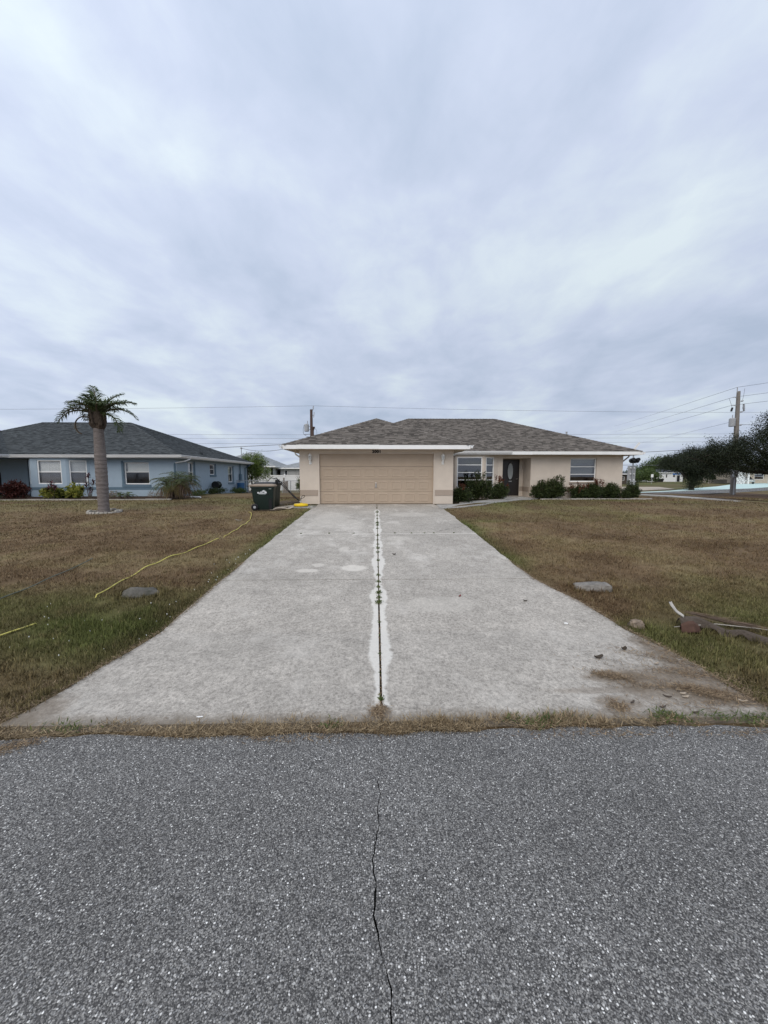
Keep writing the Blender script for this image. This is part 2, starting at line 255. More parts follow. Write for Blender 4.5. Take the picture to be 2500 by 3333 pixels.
MT = dict(
    asphalt=asphaltmat(), concrete=drivemat(), 
    walk=concretemat('walk_concrete', (.36, .35, .33), .1), tar=mat('crack_dark', (.012, .012, .012), 1, .1, 20, spec=0),
    ground=attrmat('lawn_ground'), blade=attrmat('grass_blade', .8, .12, 3, 0),
    tan=mat('tan_stucco', (.60, .525, .445), .9, .07, 2.2, .6, 75, .15, dirt=((.42, .36, .30), 1.6, .60, .35)), tan_band=mat('tan_band_stucco', (.37, .305, .25), .9, .06, 4, .5, 75, .15),
    door_tan=mat('garage_door_paint', (.405, .32, .24), .6, .08, 1.6, .12, 120, .3, dirt=((.30, .24, .18), 1.2, .58, .4)),
    white=mat('white_metal_paint', (.80, .80, .79), .45, .05, 3, dirt=((.45, .44, .4), 2.5, .62, .35)), trim=mat('white_trim', (.78, .78, .76), .5, .05, 5),
    shingle=mat('brown_shingle', (.140, .125, .110), .95, .22, 14, .5, 130, .1, island=.48, obj_rand=True), roofdeck=mat('roof_underlay', (.06, .055, .05), .95, .1, 5),
    bshingle=mat('slate_shingle', (.066, .073, .076), .95, .22, 14, .5, 130, .1, island=.45, obj_rand=True), bdeck=mat('slate_underlay', (.03, .036, .04), .95, .1, 5),
    gshingle=mat('pale_grey_shingle', (.27, .285, .29), .95, .15, 10, 0, island=.2, obj_rand=True),
    blue=mat('blue_stucco', (.315, .39, .455), .9, .05, 3, .5, 70, .15), blue_dk=mat('blue_trim_paint', (.115, .17, .215), .8, .06, 4, .3, 70, .15),
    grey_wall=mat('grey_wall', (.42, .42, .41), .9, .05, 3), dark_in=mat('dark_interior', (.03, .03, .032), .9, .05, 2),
    glass=glassmat('window_glass', (.6, .62, .63)), clear=glassmat('clear_glass', (.95, .96, .96), .8), screen=glassmat('screened_glass', (.70, .71, .73), .5, .05), frost=mat('leaded_glass', (.36, .38, .37), .25, .35, 40, .5, 60, .5),
    door=mat('dark_wood_door', (.020, .015, .013), .35, .3, 4, .2, 20, .4, stretch=(6, 6, 1)), blind=mat('blind_white', (.74, .74, .72), .6, .03, 3), shade=mat('roller_shade', (.62, .62, .58), .8, .05, 3),
    black=mat('black_paint', (.012, .012, .013), .5, .1, 5), blackpl=mat('black_plastic', (.010, .010, .011), .4, .1, 6, .1, 80),
    bin=mat('dark_green_plastic', (.006, .016, .012), .42, .15, 4, .15, 90, .4), lid=mat('faded_lid_plastic', (.26, .205, .155), .6, .25, 5, .1, 60, dirt=((.07, .06, .05), 4, .58, .7)),
    logo=mat('white_print', (.80, .82, .84), .6, .08, 30), logo_dim=mat('grey_print', (.38, .42, .41), .6, .2, 60),
    yellow=mat('yellow_plastic', (.80, .55, .02), .4, .06, 5), yhose=mat('yellow_hose_rubber', (.58, .52, .13), .55, .25, 14, dirt=((.22, .19, .09), 9, .5, .7)), cable=mat('dull_green_hose', (.10, .11, .085), .6, .15, 9),
    steel=mat('galvanised_steel', (.38, .39, .40), .45, .12, 8, metal=.7), greymetal=mat('grey_metal_paint', (.35, .36, .37), .5, .1, 5), wire=mat('wire_dark', (.16, .168, .185), .6, .05, 2),
    pole=mat('weathered_pole', (.22, .20, .18), .9, .25, 5, .6, 30, .1, stretch=(6, 6, .5)), brownpole=mat('brown_pole', (.10, .07, .06), .9, .2, 5, .4, 30, .1, stretch=(6, 6, .5)),
    trunk=mat('palm_trunk', (.175, .152, .142), .95, .4, 9, 1, 26, .1, stretch=(1, 1, 5), dirt=((.08, .068, .06), 4, .52, .6)), boots=mat('palm_boots', (.075, .058, .045), .95, .35, 12, .9, 30, .1),
    bark=mat('bark', (.075, .062, .05), .95, .3, 8, .8, 25, .1), stem=mat('stem', (.09, .075, .05), .9, .25, 12),
    shag=mat('dead_frond_shag', (.17, .125, .095), .95, .3, 10, .6, 30, .1, island=.4),
    palm=leafmat('palm_leaf', (.030, .050, .020), (.105, .135, .055)), palmdry=leafmat('dry_palm_leaf', (.16, .12, .07), (.34, .28, .18)),
    date=leafmat('date_palm_leaf', (.035, .062, .02), (.125, .16, .06)), dateold=leafmat('date_palm_old_leaf', (.10, .09, .03), (.22, .15, .05)),
    hedge=leafmat('hedge_leaf', (.010, .019, .006), (.078, .102, .032)), hedgered=leafmat('hedge_red_tip', (.10, .022, .014), (.15, .06, .03)),
    oak=leafmat('oak_leaf', (.008, .013, .006), (.034, .044, .020), trans=.12), oak2=leafmat('far_tree_leaf', (.035, .06, .017), (.11, .15, .045)),
    lime=leafmat('light_green_leaf', (.05, .085, .018), (.19, .25, .06)), croton=leafmat('yellow_croton_leaf', (.06, .09, .018), (.42, .40, .08)),
    redleaf=leafmat('red_croton_leaf', (.03, .012, .010), (.11, .032, .024)), tileaf=leafmat('burgundy_leaf', (.03, .012, .014), (.11, .03, .035)),
    weed=leafmat('weed_leaf', (.05, .075, .02), (.13, .16, .05)), straw=leafmat('straw', (.12, .085, .05), (.40, .31, .19), .8, .1), dead=leafmat('dead_leaf', (.10, .065, .04), (.36, .27, .17), .8, .1),
    stone=mat('grey_stone', (.21, .195, .175), .9, .35, 9, 1, 22, .2, dirt=((.085, .078, .062), 6, .5, .8)), palestone=mat('pale_stone', (.36, .335, .295), .9, .2, 12, .7, 30, .2),
    darkstone=mat('dark_stone', (.115, .108, .095), .92, .4, 9, 1, 22, .2, dirt=((.05, .052, .035), 6, .48, .8)), brownstone=mat('brown_rock', (.24, .19, .145), .9, .3, 14, .9, 30, .2), mulch2=mat('leaf_litter', (.085, .056, .036), .95, .4, 3, .9, 40, .1), mulch=mat('mulch', (.05, .032, .022), .95, .4, 20, .9, 40, .1), dirt=mat('bare_dirt', (.11, .085, .062), .95, .3, 9, .7, 40, .1),
    teal=mat('turquoise_paint', (.49, .63, .595), .7, .06, .8), bluepl=mat('blue_plastic', (.025, .09, .20), .45, .1, 4), carw=mat('white_car_paint', (.75, .76, .77), .25, .02, 2), cars=mat('silver_car_paint', (.42, .45, .44), .3, .03, 2, metal=.4),
    boot=mat('palm_boot_dry', (.085, .068, .055), .8, .35, 12, .6, 40, .2, stretch=(1, 8, 8)), bootred=mat('palm_boot_inside', (.085, .048, .036), .8, .3, 14, .5, 40, .2), bootwhite=mat('palm_boot_cut', (.42, .40, .37), .7, .15, 14, .3, 40, .2),
    house_white=mat('white_house_wall', (.70, .71, .70), .85, .04, 2), darkroof=mat('dark_roof', (.06, .065, .075), .9, .2, 3), signblue=mat('sign_blue', (.05, .16, .42), .5, .05, 3),
    redlitter=mat('red_litter', (.20, .03, .03), .6, .2, 20), whitelitter=mat('white_litter', (.8, .8, .78), .6, .05, 20), pinkstucco=mat('beige_block', (.42, .36, .29), .9, .1, 3),
)

# ------------------------------------------------------------------ mesh helpers
class MB:
    def __init__(s): s.v = []; s.f = []
    def box(s, x0, x1, y0, y1, z0, z1):
        n = len(s.v)
        s.v += [(x0, y0, z0), (x1, y0, z0), (x1, y1, z0), (x0, y1, z0), (x0, y0, z1), (x1, y0, z1), (x1, y1, z1), (x0, y1, z1)]
        s.f += [tuple(n + i for i in q) for q in ((0, 3, 2, 1), (4, 5, 6, 7), (0, 1, 5, 4), (1, 2, 6, 5), (2, 3, 7, 6), (3, 0, 4, 7))]
        return s
    def fbox(s, fr, s0, s1, z0, z1, d0, d1):
        """box in a wall frame: along the wall, up, outwards"""
        n = len(s.v)
        for (a, b, c) in ((s0, d0, z0), (s1, d0, z0), (s1, d1, z0), (s0, d1, z0), (s0, d0, z1), (s1, d0, z1), (s1, d1, z1), (s0, d1, z1)): s.v.append(fr.p(a, c, b))
        s.f += [tuple(n + i for i in q) for q in ((0, 1, 2, 3), (4, 7, 6, 5), (0, 4, 5, 1), (1, 5, 6, 2), (2, 6, 7, 3), (3, 7, 4, 0))]
        return s
    def poly(s, pts):
        n = len(s.v); s.v += [tuple(p) for p in pts]; s.f.append(tuple(range(n, n + len(pts)))); return s
    def prism(s, bot, top):
        n = len(s.v); k = len(bot); s.v += [tuple(p) for p in bot] + [tuple(p) for p in top]
        s.f.append(tuple(n + i for i in range(k - 1, -1, -1))); s.f.append(tuple(n + k + i for i in range(k)))
        for i in range(k): j = (i + 1) % k; s.f.append((n + i, n + j, n + k + j, n + k + i))
        return s
    def tube(s, pts, r, n=8, cap=True):
        pts = [Vector(p) for p in pts]; k = len(pts); rr = r if isinstance(r, (list, tuple)) else [r] * k
        base = len(s.v); up = None
        for i, p in enumerate(pts):
            d = (pts[min(i + 1, k - 1)] - pts[max(i - 1, 0)]); d = d.normalized() if d.length > 1e-9 else Vector((0, 0, 1))
            if up is None: up = d.orthogonal().normalized()
            else:
                up = up - d * up.dot(d); up = up.normalized() if up.length > 1e-6 else d.orthogonal().normalized()
            q = d.cross(up)
            for a in range(n):
                t = 2 * math.pi * a / n; s.v.append(tuple(p + (up * math.cos(t) + q * math.sin(t)) * rr[i]))
        for i in range(k - 1):
            for a in range(n):
                b = (a + 1) % n; s.f.append((base + i * n + a, base + i * n + b, base + (i + 1) * n + b, base + (i + 1) * n + a))
        if cap:
            s.f.append(tuple(base + a for a in range(n - 1, -1, -1))); s.f.append(tuple(base + (k - 1) * n + a for a in range(n)))
        return s
    def lathe(s, c, prof, n=20):
        """prof: (radius, z) from bottom to top round the vertical axis through c"""
        base = len(s.v)
        for r_, z_ in prof:
            for a in range(n):
                t = 2 * math.pi * a / n; s.v.append((c[0] + r_ * math.cos(t), c[1] + r_ * math.sin(t), c[2] + z_))
        for i in range(len(prof) - 1):
            for a in range(n):
                b = (a + 1) % n; s.f.append((base + i * n + a, base + i * n + b, base + (i + 1) * n + b, base + (i + 1) * n + a))
        s.f.append(tuple(base + a for a in range(n - 1, -1, -1))); s.f.append(tuple(base + (len(prof) - 1) * n + a for a in range(n)))
        return s
    def build(s, name, m, parent=None, smooth=False, bevel=0, org=None):
        me = bpy.data.meshes.new(name)
        if parent is not None: o0 = worg(parent); loc = (0, 0, 0)
        else:
            if org is None:
                a = np.array(s.v); mn, mx_ = a.min(0), a.max(0); org = ((mn[0] + mx_[0]) / 2, (mn[1] + mx_[1]) / 2, mn[2])
            o0 = Vector(org); loc = o0
        me.from_pydata([(v[0] - o0[0], v[1] - o0[1], v[2] - o0[2]) for v in s.v], [], s.f); me.update()
        me.materials.append(MT[m])
        if smooth: me.polygons.foreach_set('use_smooth', [True] * len(me.polygons))
        o = bpy.data.objects.new(name, me); C.objects.link(o); o.parent = parent; o.location = loc
        if bevel:
            b = o.modifiers.new('bevel', 'BEVEL'); b.width = bevel; b.segments = 2; b.limit_method = 'ANGLE'; b.angle_limit = R(40)
        return o
def worg(o):
    v = Vector((0, 0, 0))
    while o is not None: v = v + o.location; o = o.parent
    return v
class Fr:
    """a vertical wall frame from p0 to p1; outward is to the right of p0->p1"""
    def __init__(s, p0, p1):
        s.o = Vector((p0[0], p0[1], 0)); d = Vector((p1[0] - p0[0], p1[1] - p0[1], 0)); s.len = d.length; s.u = d.normalized(); s.n = Vector((s.u.y, -s.u.x, 0))
    def p(s, a, z, d=0): q = s.o + s.u * a + s.n * d; return (q.x, q.y, z)
def npmesh(name, V, quads, m, parent=None, org=(0, 0, 0), cols=None, tris=None):
    """fast mesh from arrays, world coordinates"""
    me = bpy.data.meshes.new(name); o0 = np.array(worg(parent)) if parent is not None else np.array(org)
    V = np.asarray(V, dtype=np.float32) - o0.astype(np.float32)
    nq = 0 if quads is None else len(quads); nt_ = 0 if tris is None else len(tris)
    me.vertices.add(len(V)); me.vertices.foreach_set('co', V.ravel())
    idx = []; 
    if nq: idx.append(np.asarray(quads, np.int32).ravel())
    if nt_: idx.append(np.asarray(tris, np.int32).ravel())
    idx = np.concatenate(idx); tot = np.concatenate([np.full(nq, 4, np.int32), np.full(nt_, 3, np.int32)]); st = np.concatenate([[0], np.cumsum(tot)[:-1]]).astype(np.int32)
    me.loops.add(len(idx)); me.loops.foreach_set('vertex_index', idx)
    me.polygons.add(len(tot)); me.polygons.foreach_set('loop_start', st); me.polygons.foreach_set('loop_total', tot)
    if cols is not None:
        a = me.color_attributes.new('Col', 'FLOAT_COLOR', 'POINT'); c = np.ones((len(V), 4), np.float32); c[:, :3] = cols; a.data.foreach_set('color', c.ravel())
    me.update(calc_edges=True); me.materials.append(MT[m])
    o = bpy.data.objects.new(name, me); C.objects.link(o); o.parent = parent
    if parent is None: o.location = org
    return o
def tag(o, label, cat, group=None):
    o['label'] = label; o['category'] = cat
    if group: o['group'] = group
    return o
def thing(name, label, cat, loc, group=None):
    o = bpy.data.objects.new(name, None); C.objects.link(o); o.location = loc; o.empty_display_size = .2
    return tag(o, label, cat, group)
def struct(o): o['kind'] = 'structure'; return o
def stuff(o, label=None, cat=None):
    o['kind'] = 'stuff'
    if label: o['label'] = label
    if cat: o['category'] = cat
    return o
def dup(o, parent=None, loc=None):
    c = o.copy(); C.objects.link(c); c.parent = parent
    if loc is not None: c.location = loc
    return c
rs = np.random.RandomState(3)
def vnoise(x, y, s, seed=0):
    """smooth value noise on a lattice"""
    r = np.random.RandomState(seed); T = r.rand(256, 256)
    x = np.asarray(x) / s + 1000; y = np.asarray(y) / s + 1000; xi = np.floor(x).astype(int); yi = np.floor(y).astype(int); fx = x - xi; fy = y - yi
    fx = fx * fx * (3 - 2 * fx); fy = fy * fy * (3 - 2 * fy); g = lambda a, b: T[a % 256, b % 256]
    return (g(xi, yi) * (1 - fx) + g(xi + 1, yi) * fx) * (1 - fy) + (g(xi, yi + 1) * (1 - fx) + g(xi + 1, yi + 1) * fx) * fy
def unit(v): return v / np.maximum(np.linalg.norm(v, axis=-1, keepdims=True), 1e-9)

# ================================================================== SETTING
# driveway outline (x at given y), left and right edges
DL = [(2.70, -2.86), (3.0, -2.78), (3.5, -2.70), (4.1, -2.64), (4.6, -2.60), (5.4, -2.58), (6.38, -2.60), (10.24, -2.60), (14.0, -2.56), (15.0, -2.50), (16.44, -2.44)]
DR = [(2.70, 3.16), (3.0, 3.15), (3.4, 3.14), (4.0, 3.14), (4.7, 3.05), (5.7, 2.86), (6.38, 2.68), (10.24, 2.68), (14.0, 2.67), (15.0, 2.62), (16.44, 2.50)]
def dl(y): return np.interp(y, [p[0] for p in DL], [p[1] for p in DL])
def dr(y): return np.interp(y, [p[0] for p in DR], [p[1] for p in DR])
def road_edge(x): return 2.615 + .075 * (vnoise(x, x * 0 + 3, .55, 5) - .5) + .06 * (vnoise(x, x * 0 + 7, .17, 15) - .5) + .07 * (vnoise(x, x * 0 + 9, 2.1, 6) - .5)

# lawn colours
def lawn_cols(x, y, seed=11):
    n = .55 * vnoise(x, y, 1.1, seed) + .3 * vnoise(x, y, .35, seed + 1) + .15 * vnoise(x, y, .12, seed + 2)
    nb = vnoise(x, y, 2.8, seed + 3)
    # green: the damp swale near the road, and a rim along the driveway and the beds
    g = np.zeros_like(x)
    sw = np.clip(1 - np.abs(y - 4.7) / 2.1, 0, 1); g = np.maximum(g, sw * 1.12)
    e = np.minimum(np.abs(x - dl(y)), np.abs(x - dr(y))); g = np.maximum(g, np.where((y > 2.6) & (y < 17), np.clip(1 - e / .55, 0, 1) * .7, 0))
    g = np.maximum(g, np.clip((y - 13.5) / 4, 0, 1) * .38)
    g = np.maximum(g, np.where((x > 2) & (y > 12), np.clip(1 - np.abs(x - 5) / 6, 0, 1) * .5, 0))
    g = np.maximum(g, np.clip((y - 36) / 8, 0, 1) * .8)
    g = np.clip(g * (0.15 + 1.35 * nb) + (n - .5) * 1.0, 0, 1)
    br1 = np.array([.120, .080, .044]); br2 = np.array([.212, .150, .086]); gr1 = np.array([.055, .066, .018]); gr2 = np.array([.108, .122, .038])
    k = np.clip((n - .3) / .45, 0, 1)[..., None]
    b = br1 * (1 - k) + br2 * k; gg = gr1 * (1 - k) + gr2 * k
    dry = np.clip((3.1 - y) / .35, 0, 1)[..., None]     # strawy verge
    c = b * (1 - g[..., None]) + gg * g[..., None]
    return c * (1 - dry * .75) + np.array([.155, .108, .062]) * dry * .75

# lawn sheet: fine near the house, coarse to the horizon
ys = sorted(set([p[0] for p in GP if -1e6 < p[0] < 1e6] + list(np.round(np.arange(2.5, 17, .22), 3)) + list(np.arange(17, 46, .7)) + list(np.arange(46, 130, 6)) + [-600., -60., -14., 2.3, 2.56, 200., 400., 900.]))
xs = sorted(set(list(np.round(np.arange(-26, 28.1, .3), 3)) + [20., 27.] + list(np.arange(-90, -26, 4)) + list(np.arange(30, 150, 4)) + [-900., -300., -150., 200., 400., 900.]))
X, Y = np.meshgrid(np.array(xs), np.array(ys)); Z = gzn(X, Y) - np.where(Y < 2.55, .06, 0.0)
Z = np.where((Y > 2.6) & (np.abs(X) < 40) & (Y < 40), Z + .03 * (vnoise(X, Y, 1.7, 31) - .5), Z)
under = (X > dl(Y) - .12) & (X < dr(Y) + .12) & (Y < 16.3) & (Y > 2.6)
Z = np.where(under, gzn(X, Y) - .05, Z)
nx = len(xs); q = np.arange(nx * len(ys)).reshape(len(ys), nx)
quads = np.stack([q[:-1, :-1], q[:-1, 1:], q[1:, 1:], q[1:, :-1]], -1).reshape(-1, 4)
struct(npmesh('lawn_ground', np.stack([X, Y, Z], -1).reshape(-1, 3), quads, 'ground', cols=lawn_cols(X, Y).reshape(-1, 3)))

# road with an open crack
CR = [(-.06, -3.0), (.10, .4), (.075, .78), (.062, .98), (.045, 1.10), (.052, 1.22), (.012, 1.36), (-.012, 1.46), (-.004, 1.58), (-.020, 1.70), (-.004, 1.80), (.012, 1.88), (.004, 2.0), (.020, 2.08), (.006, 2.17), (.03, 2.26), (.04, 2.34), (.035, 2.42)]
cr = []
for (x0, y0), (x1, y1) in zip(CR, CR[1:]):
    k = max(1, int((y1 - y0) / .025)) if y0 > 0 else 1
    for i in range(k):
        t = i / k; cr.append((x0 + (x1 - x0) * t + (rnd.uniform(-.004, .004) if y0 > 0 else 0), y0 + (y1 - y0) * t))
cr.append(CR[-1])
mb = MB(); far = 260
def gap(y): return .0026 * max(0, min(1, (2.45 - y) / .55)) + (.0006 if y < 2.43 else 0)
ex = np.concatenate([[-far, -60, -20], np.arange(-8, 8.01, .09), [20, 60, far]])
for side in (-1, 1):
    lx = [(x + side * gap(y) * (.15 + 1.5 * rnd.random()), y, 0) for x, y in cr] + [(CR[-1][0], 2.5, 0)]
    ed = [(float(x), float(road_edge(np.array([x]))[0]), 0) for x in (ex[ex > CR[-1][0]] if side > 0 else ex[ex < CR[-1][0]][::-1])]
    pts = lx + [(CR[-1][0], float(road_edge(np.array([CR[-1][0]]))[0]), 0)] + ed + [(side * far, -3, 0)]
    if side > 0: pts = pts[::-1]
    mb.poly(pts)
mb.poly([(-far, -3, 0), (-far, -5.2, 0), (far, -5.2, 0), (far, -3, 0)])
# skirt down the broken edge
for a, b in zip(ex, ex[1:]):
    ya, yb = float(road_edge(np.array([a]))[0]), float(road_edge(np.array([b]))[0]); mb.poly([(a, ya, 0), (a, ya, -.07), (b, yb, -.07), (b, yb, 0)])
road = struct(mb.build('road', 'asphalt', org=(0, 0, 0)))
MB().poly([(-.4, -3, -.03), (.5, -3, -.03), (.5, 2.5, -.03), (-.4, 2.5, -.03)]).build('crack_bed', 'tar', road)

# driveway: six poured slabs with open joints
drive = MB()
yb_ = [2.8, 3.4, 4.5, 5.4, 6.38, 16.4]
for a_, b_ in zip(yb_, yb_[1:]): drive.poly([(-2.3, a_, gz(0, a_) - .045), (2.4, a_, gz(0, a_) - .045), (2.4, b_, gz(0, b_) - .045), (-2.3, b_, gz(0, b_) - .045)])
driveway = struct(drive.build('driveway', 'dirt', org=(0, 2.7, 0)))
JX = .04
rows = [(2.75, 6.370), (6.390, 10.225), (10.25, 16.44)]
LZ = .022
def sz(y): return gz(0, y) + LZ * max(0.15, min(1, (y - 2.7) / .9))
def slab(xl, xr, y0, y1, yys):
    yv = [y for y in yys if y0 < y < y1]; yv = [y0] + yv + [y1]; top = []; bot = []
    lft = [(xl(y), y) for y in yv]; rgt = [(xr(y), y) for y in yv]
    m = MB(); n = 0
    for (a, y), (b, _) in zip(lft, rgt):
        z = sz(y); a = float(a); b = float(b); m.v += [(a, y, z), (b, y, z), (a, y, z - .12), (b, y, z - .12)]
    for i in range(len(yv) - 1):
        j = 4 * i; m.f += [(j, j + 1, j + 5, j + 4), (j, j + 4, j + 6, j + 2), (j + 1, j + 3, j + 7, j + 5)]
    m.f += [(0, 2, 3, 1)]; j = 4 * (len(yv) - 1); m.f += [(j, j + 1, j + 3, j + 2)]
    return m
yy = sorted(set([p[0] for p in GP[2:-1]] + list(np.arange(2.8, 16.4, .15))))
wob = lambda y, s, sd: float(s * (vnoise(np.array([y]), np.array([0.]), .45, sd)[0] - .5))
frontL = lambda y: float(dl(y)) + wob(y, .05, 41); frontR = lambda y: float(dr(y)) + wob(y, .06, 42)
for (a, b) in rows:
    slab(frontL, lambda y: JX - .010 + wob(y, .006, 43), a, b, yy).build('slab', 'concrete', driveway)
    slab(lambda y: JX + .010 + wob(y, .006, 44), frontR, a, b, yy).build('slab', 'concrete', driveway)
# front path from the driveway to the entry
pp = [(2.55, 16.2), (2.52, 15.0), (3.4, 15.3), (4.6, 16.2), (6.0, 17.9), (7.3, 19.2), (8.5, 19.9), (8.5, 20.3), (6.7, 20.3), (6.4, 19.5), (4.9, 18.0), (3.9, 16.75), (3.4, 16.3)]
m = MB(); m.prism([(x, y, gz(x, y) - .08) for x, y in pp], [(x, y, gz(x, y) + .035) for x, y in pp]); struct(m.build('path', 'walk'))
m = MB().box(-3.5, -2.48, 15.35, 16.38, .5, .612); struct(m.build('paving_pad', 'walk'))
m = MB(); pp = [(17.55, 15), (18.5, 15), (17.7, 22.8), (16.6, 27.5), (15.6, 27.5), (16.6, 22.4)]
m.prism([(x, y, gz(x, y) - .08) for x, y in pp], [(x, y, gz(x, y) + .05) for x, y in pp]); struct(m.build('pavement', 'walk'))
m = MB(); m.poly([(x, y, gz(x, y) + .04) for x, y in ((18.6, 16.5), (20, 15.5), (27, 18), (34, 26), (32, 33.2), (26.5, 30), (21.0, 26.8), (17.4, 25.2))]); struct(m.build('mulch_patch', 'mulch2'))  # dark brown mulch between the pavement and the side street
# side street, turquoise drive and the pale concrete apron beyond
m = MB(); m.poly([(21.2, 27.2, .50), (32, 34, .318), (52, 46, .318), (75, 58, .318), (75, 61, .318), (52, 49.4, .318), (29.5, 35.6, .318), (19.5, 28.6, .57)]); struct(m.build('side_street', 'asphalt'))
m = MB(); m.poly([(19.3, 28.3, .585), (29.65, 35.9, .335), (38.6, 41.2, .335), (51.7, 49.8, .335), (92, 78, .335), (88.7, 85.4, .335), (72.3, 75.4, .335), (48.7, 54.1, .335), (36.3, 44.2, .335), (30.2, 38.9, .335), (20.9, 31.0, .50)])
struct(m.build('turquoise_drive', 'teal'))
m = MB(); m.poly([(22, 35.5, .36), (34.5, 43.6, .325), (39, 52.3, .325), (22, 53, .33)]); struct(m.build('concrete_apron', 'pinkstucco'))
m = MB(); m.poly([(4.1, 18.7, .645), (6.4, 20.2, .645), (6.3, 20.34, .645), (3.35, 20.34, .645), (3.35, 17.0, .645)]); m.poly([(8.35, 19.75, .645), (13.9, 19.75, .645), (13.9, 20.34, .645), (8.35, 20.34, .645)]); struct(m.build('planting_bed', 'mulch'))
m = MB(); m.poly([(-21.2, 20.2, .652), (-18.5, 19.6, .652), (-10.3, 20.0, .652), (-10.4, 22.9, .652), (-21.2, 22.9, .652)]); m.poly([(-11.65, 22.9, .652), (-10.4, 22.9, .652), (-10.2, 33, .41), (-11.65, 33, .41)])
struct(m.build('planting_bed', 'mulch'))

# ================================================================== HOUSES
def wall_seg(m, fr, z0, z1, th, ops=()):
    """wall along a frame with rectangular openings (s0, s1, za, zb); outer face at d = 0"""
    cuts = sorted(set([0, fr.len] + [o[0] for o in ops] + [o[1] for o in ops]))
    for a, b in zip(cuts, cuts[1:]):
        if b - a < 1e-6: continue
        z = z0
        for o in sorted([o for o in ops if o[0] <= a + 1e-6 and o[1] >= b - 1e-6], key=lambda o: o[2]):
            if o[2] > z + 1e-6: m.fbox(fr, a, b, z, o[2], -th, 0)
            z = o[3]
        if z < z1 - 1e-6: m.fbox(fr, a, b, z, z1, -th, 0)
def window(parent, fr, s0, s1, z0, z1, rails=(), inset=.06, fw=.05, glass='glass', glasses=None, rw=.035, mullions=()):
    m = MB(); d0, d1 = -inset - .05, -inset
    m.fbox(fr, s0, s0 + fw, z0, z1, d0, d1); m.fbox(fr, s1 - fw, s1, z0, z1, d0, d1); m.fbox(fr, s0 + fw, s1 - fw, z0, z0 + fw, d0, d1); m.fbox(fr, s0 + fw, s1 - fw, z1 - fw, z1, d0, d1)
    wn = m.build('window', 'trim', parent)
    zs = [z0 + fw] + sorted(rails) + [z1 - fw]
    for z in rails: MB().fbox(fr, s0 + fw, s1 - fw, z - rw / 2, z + rw / 2, d0 + .005, d1 + .012).build('rail', 'trim', wn)
    for i, (a, b) in enumerate(zip(zs, zs[1:])):
        e0 = rw / 2 if i > 0 else 0; e1 = rw / 2 if i < len(zs) - 2 else 0
        MB().fbox(fr, s0 + fw, s1 - fw, a + e0, b - e1, d0 + .015, d0 + .021).build('pane', (glasses[i] if glasses else glass), wn)
    return wn
def clip_poly(sub, clip):
    outp = sub
    for (ax, ay), (bx, by) in zip(clip, clip[1:] + clip[:1]):
        inp = outp; outp = []
        if not inp: return []
        def side(p): return (bx - ax) * (p[1] - ay) - (by - ay) * (p[0] - ax)
        for i, p in enumerate(inp):
            q = inp[i - 1]; sp, sq = side(p), side(q)
            if sp >= 0:
                if sq < 0: t = sq / (sq - sp); outp.append((q[0] + (p[0] - q[0]) * t, q[1] + (p[1] - q[1]) * t))
                outp.append(p)
            elif sq >= 0:
                t = sq / (sq - sp); outp.append((q[0] + (p[0] - q[0]) * t, q[1] + (p[1] - q[1]) * t))
    return outp
def shingle_face(poly3, eave0, eave1, ra, expo=.127):
    """tabs over one roof plane; poly3 convex in world space, (eave0, eave1) along its lower edge, left to right seen from outside"""
    o = Vector(eave0); u = (Vector(eave1) - o).normalized(); P = [Vector(p) for p in poly3]
    n = None
    for i in range(len(P) - 2):
        c = (P[i + 1] - P[0]).cross(P[i + 2] - P[0])
        if c.length > 1e-6: n = c.normalized(); break
    if n.z < 0: n = -n
    v = n.cross(u); v = v if v.z > 0 else -v
    loc = [((p - o).dot(u), (p - o).dot(v)) for p in P]
    ar = sum(a[0] * b[1] - b[0] * a[1] for a, b in zip(loc, loc[1:] + loc[:1]))
    if ar < 0: loc = loc[::-1]
    u0 = min(p[0] for p in loc); u1 = max(p[0] for p in loc); v1 = max(p[1] for p in loc); tabs = []
    r = 0; vv = -.02
    while vv < v1:
        s = u0 - ra.uniform(0, .3)
        while s < u1:
            w_ = ra.uniform(.11, .30); c = clip_poly([(s, vv), (s + w_ - .003, vv), (s + w_ - .003, vv + expo), (s, vv + expo)], [(p[0], p[1]) for p in loc] if vv > 0 else [(p[0], p[1] if p[1] > .01 else -.02) for p in loc])
            if len(c) >= 3:
                lift = ra.uniform(0, .006)
                top = [tuple(o + u * a + v * b + n * (.006 + lift + .012 * (1 - (b - vv) / expo))) for a, b in c]; bot = [tuple(o + u * a + v * b - n * .002) for a, b in c]
                tabs.append((bot, top))
            s += w_
        vv += expo; r += 1
    return tabs
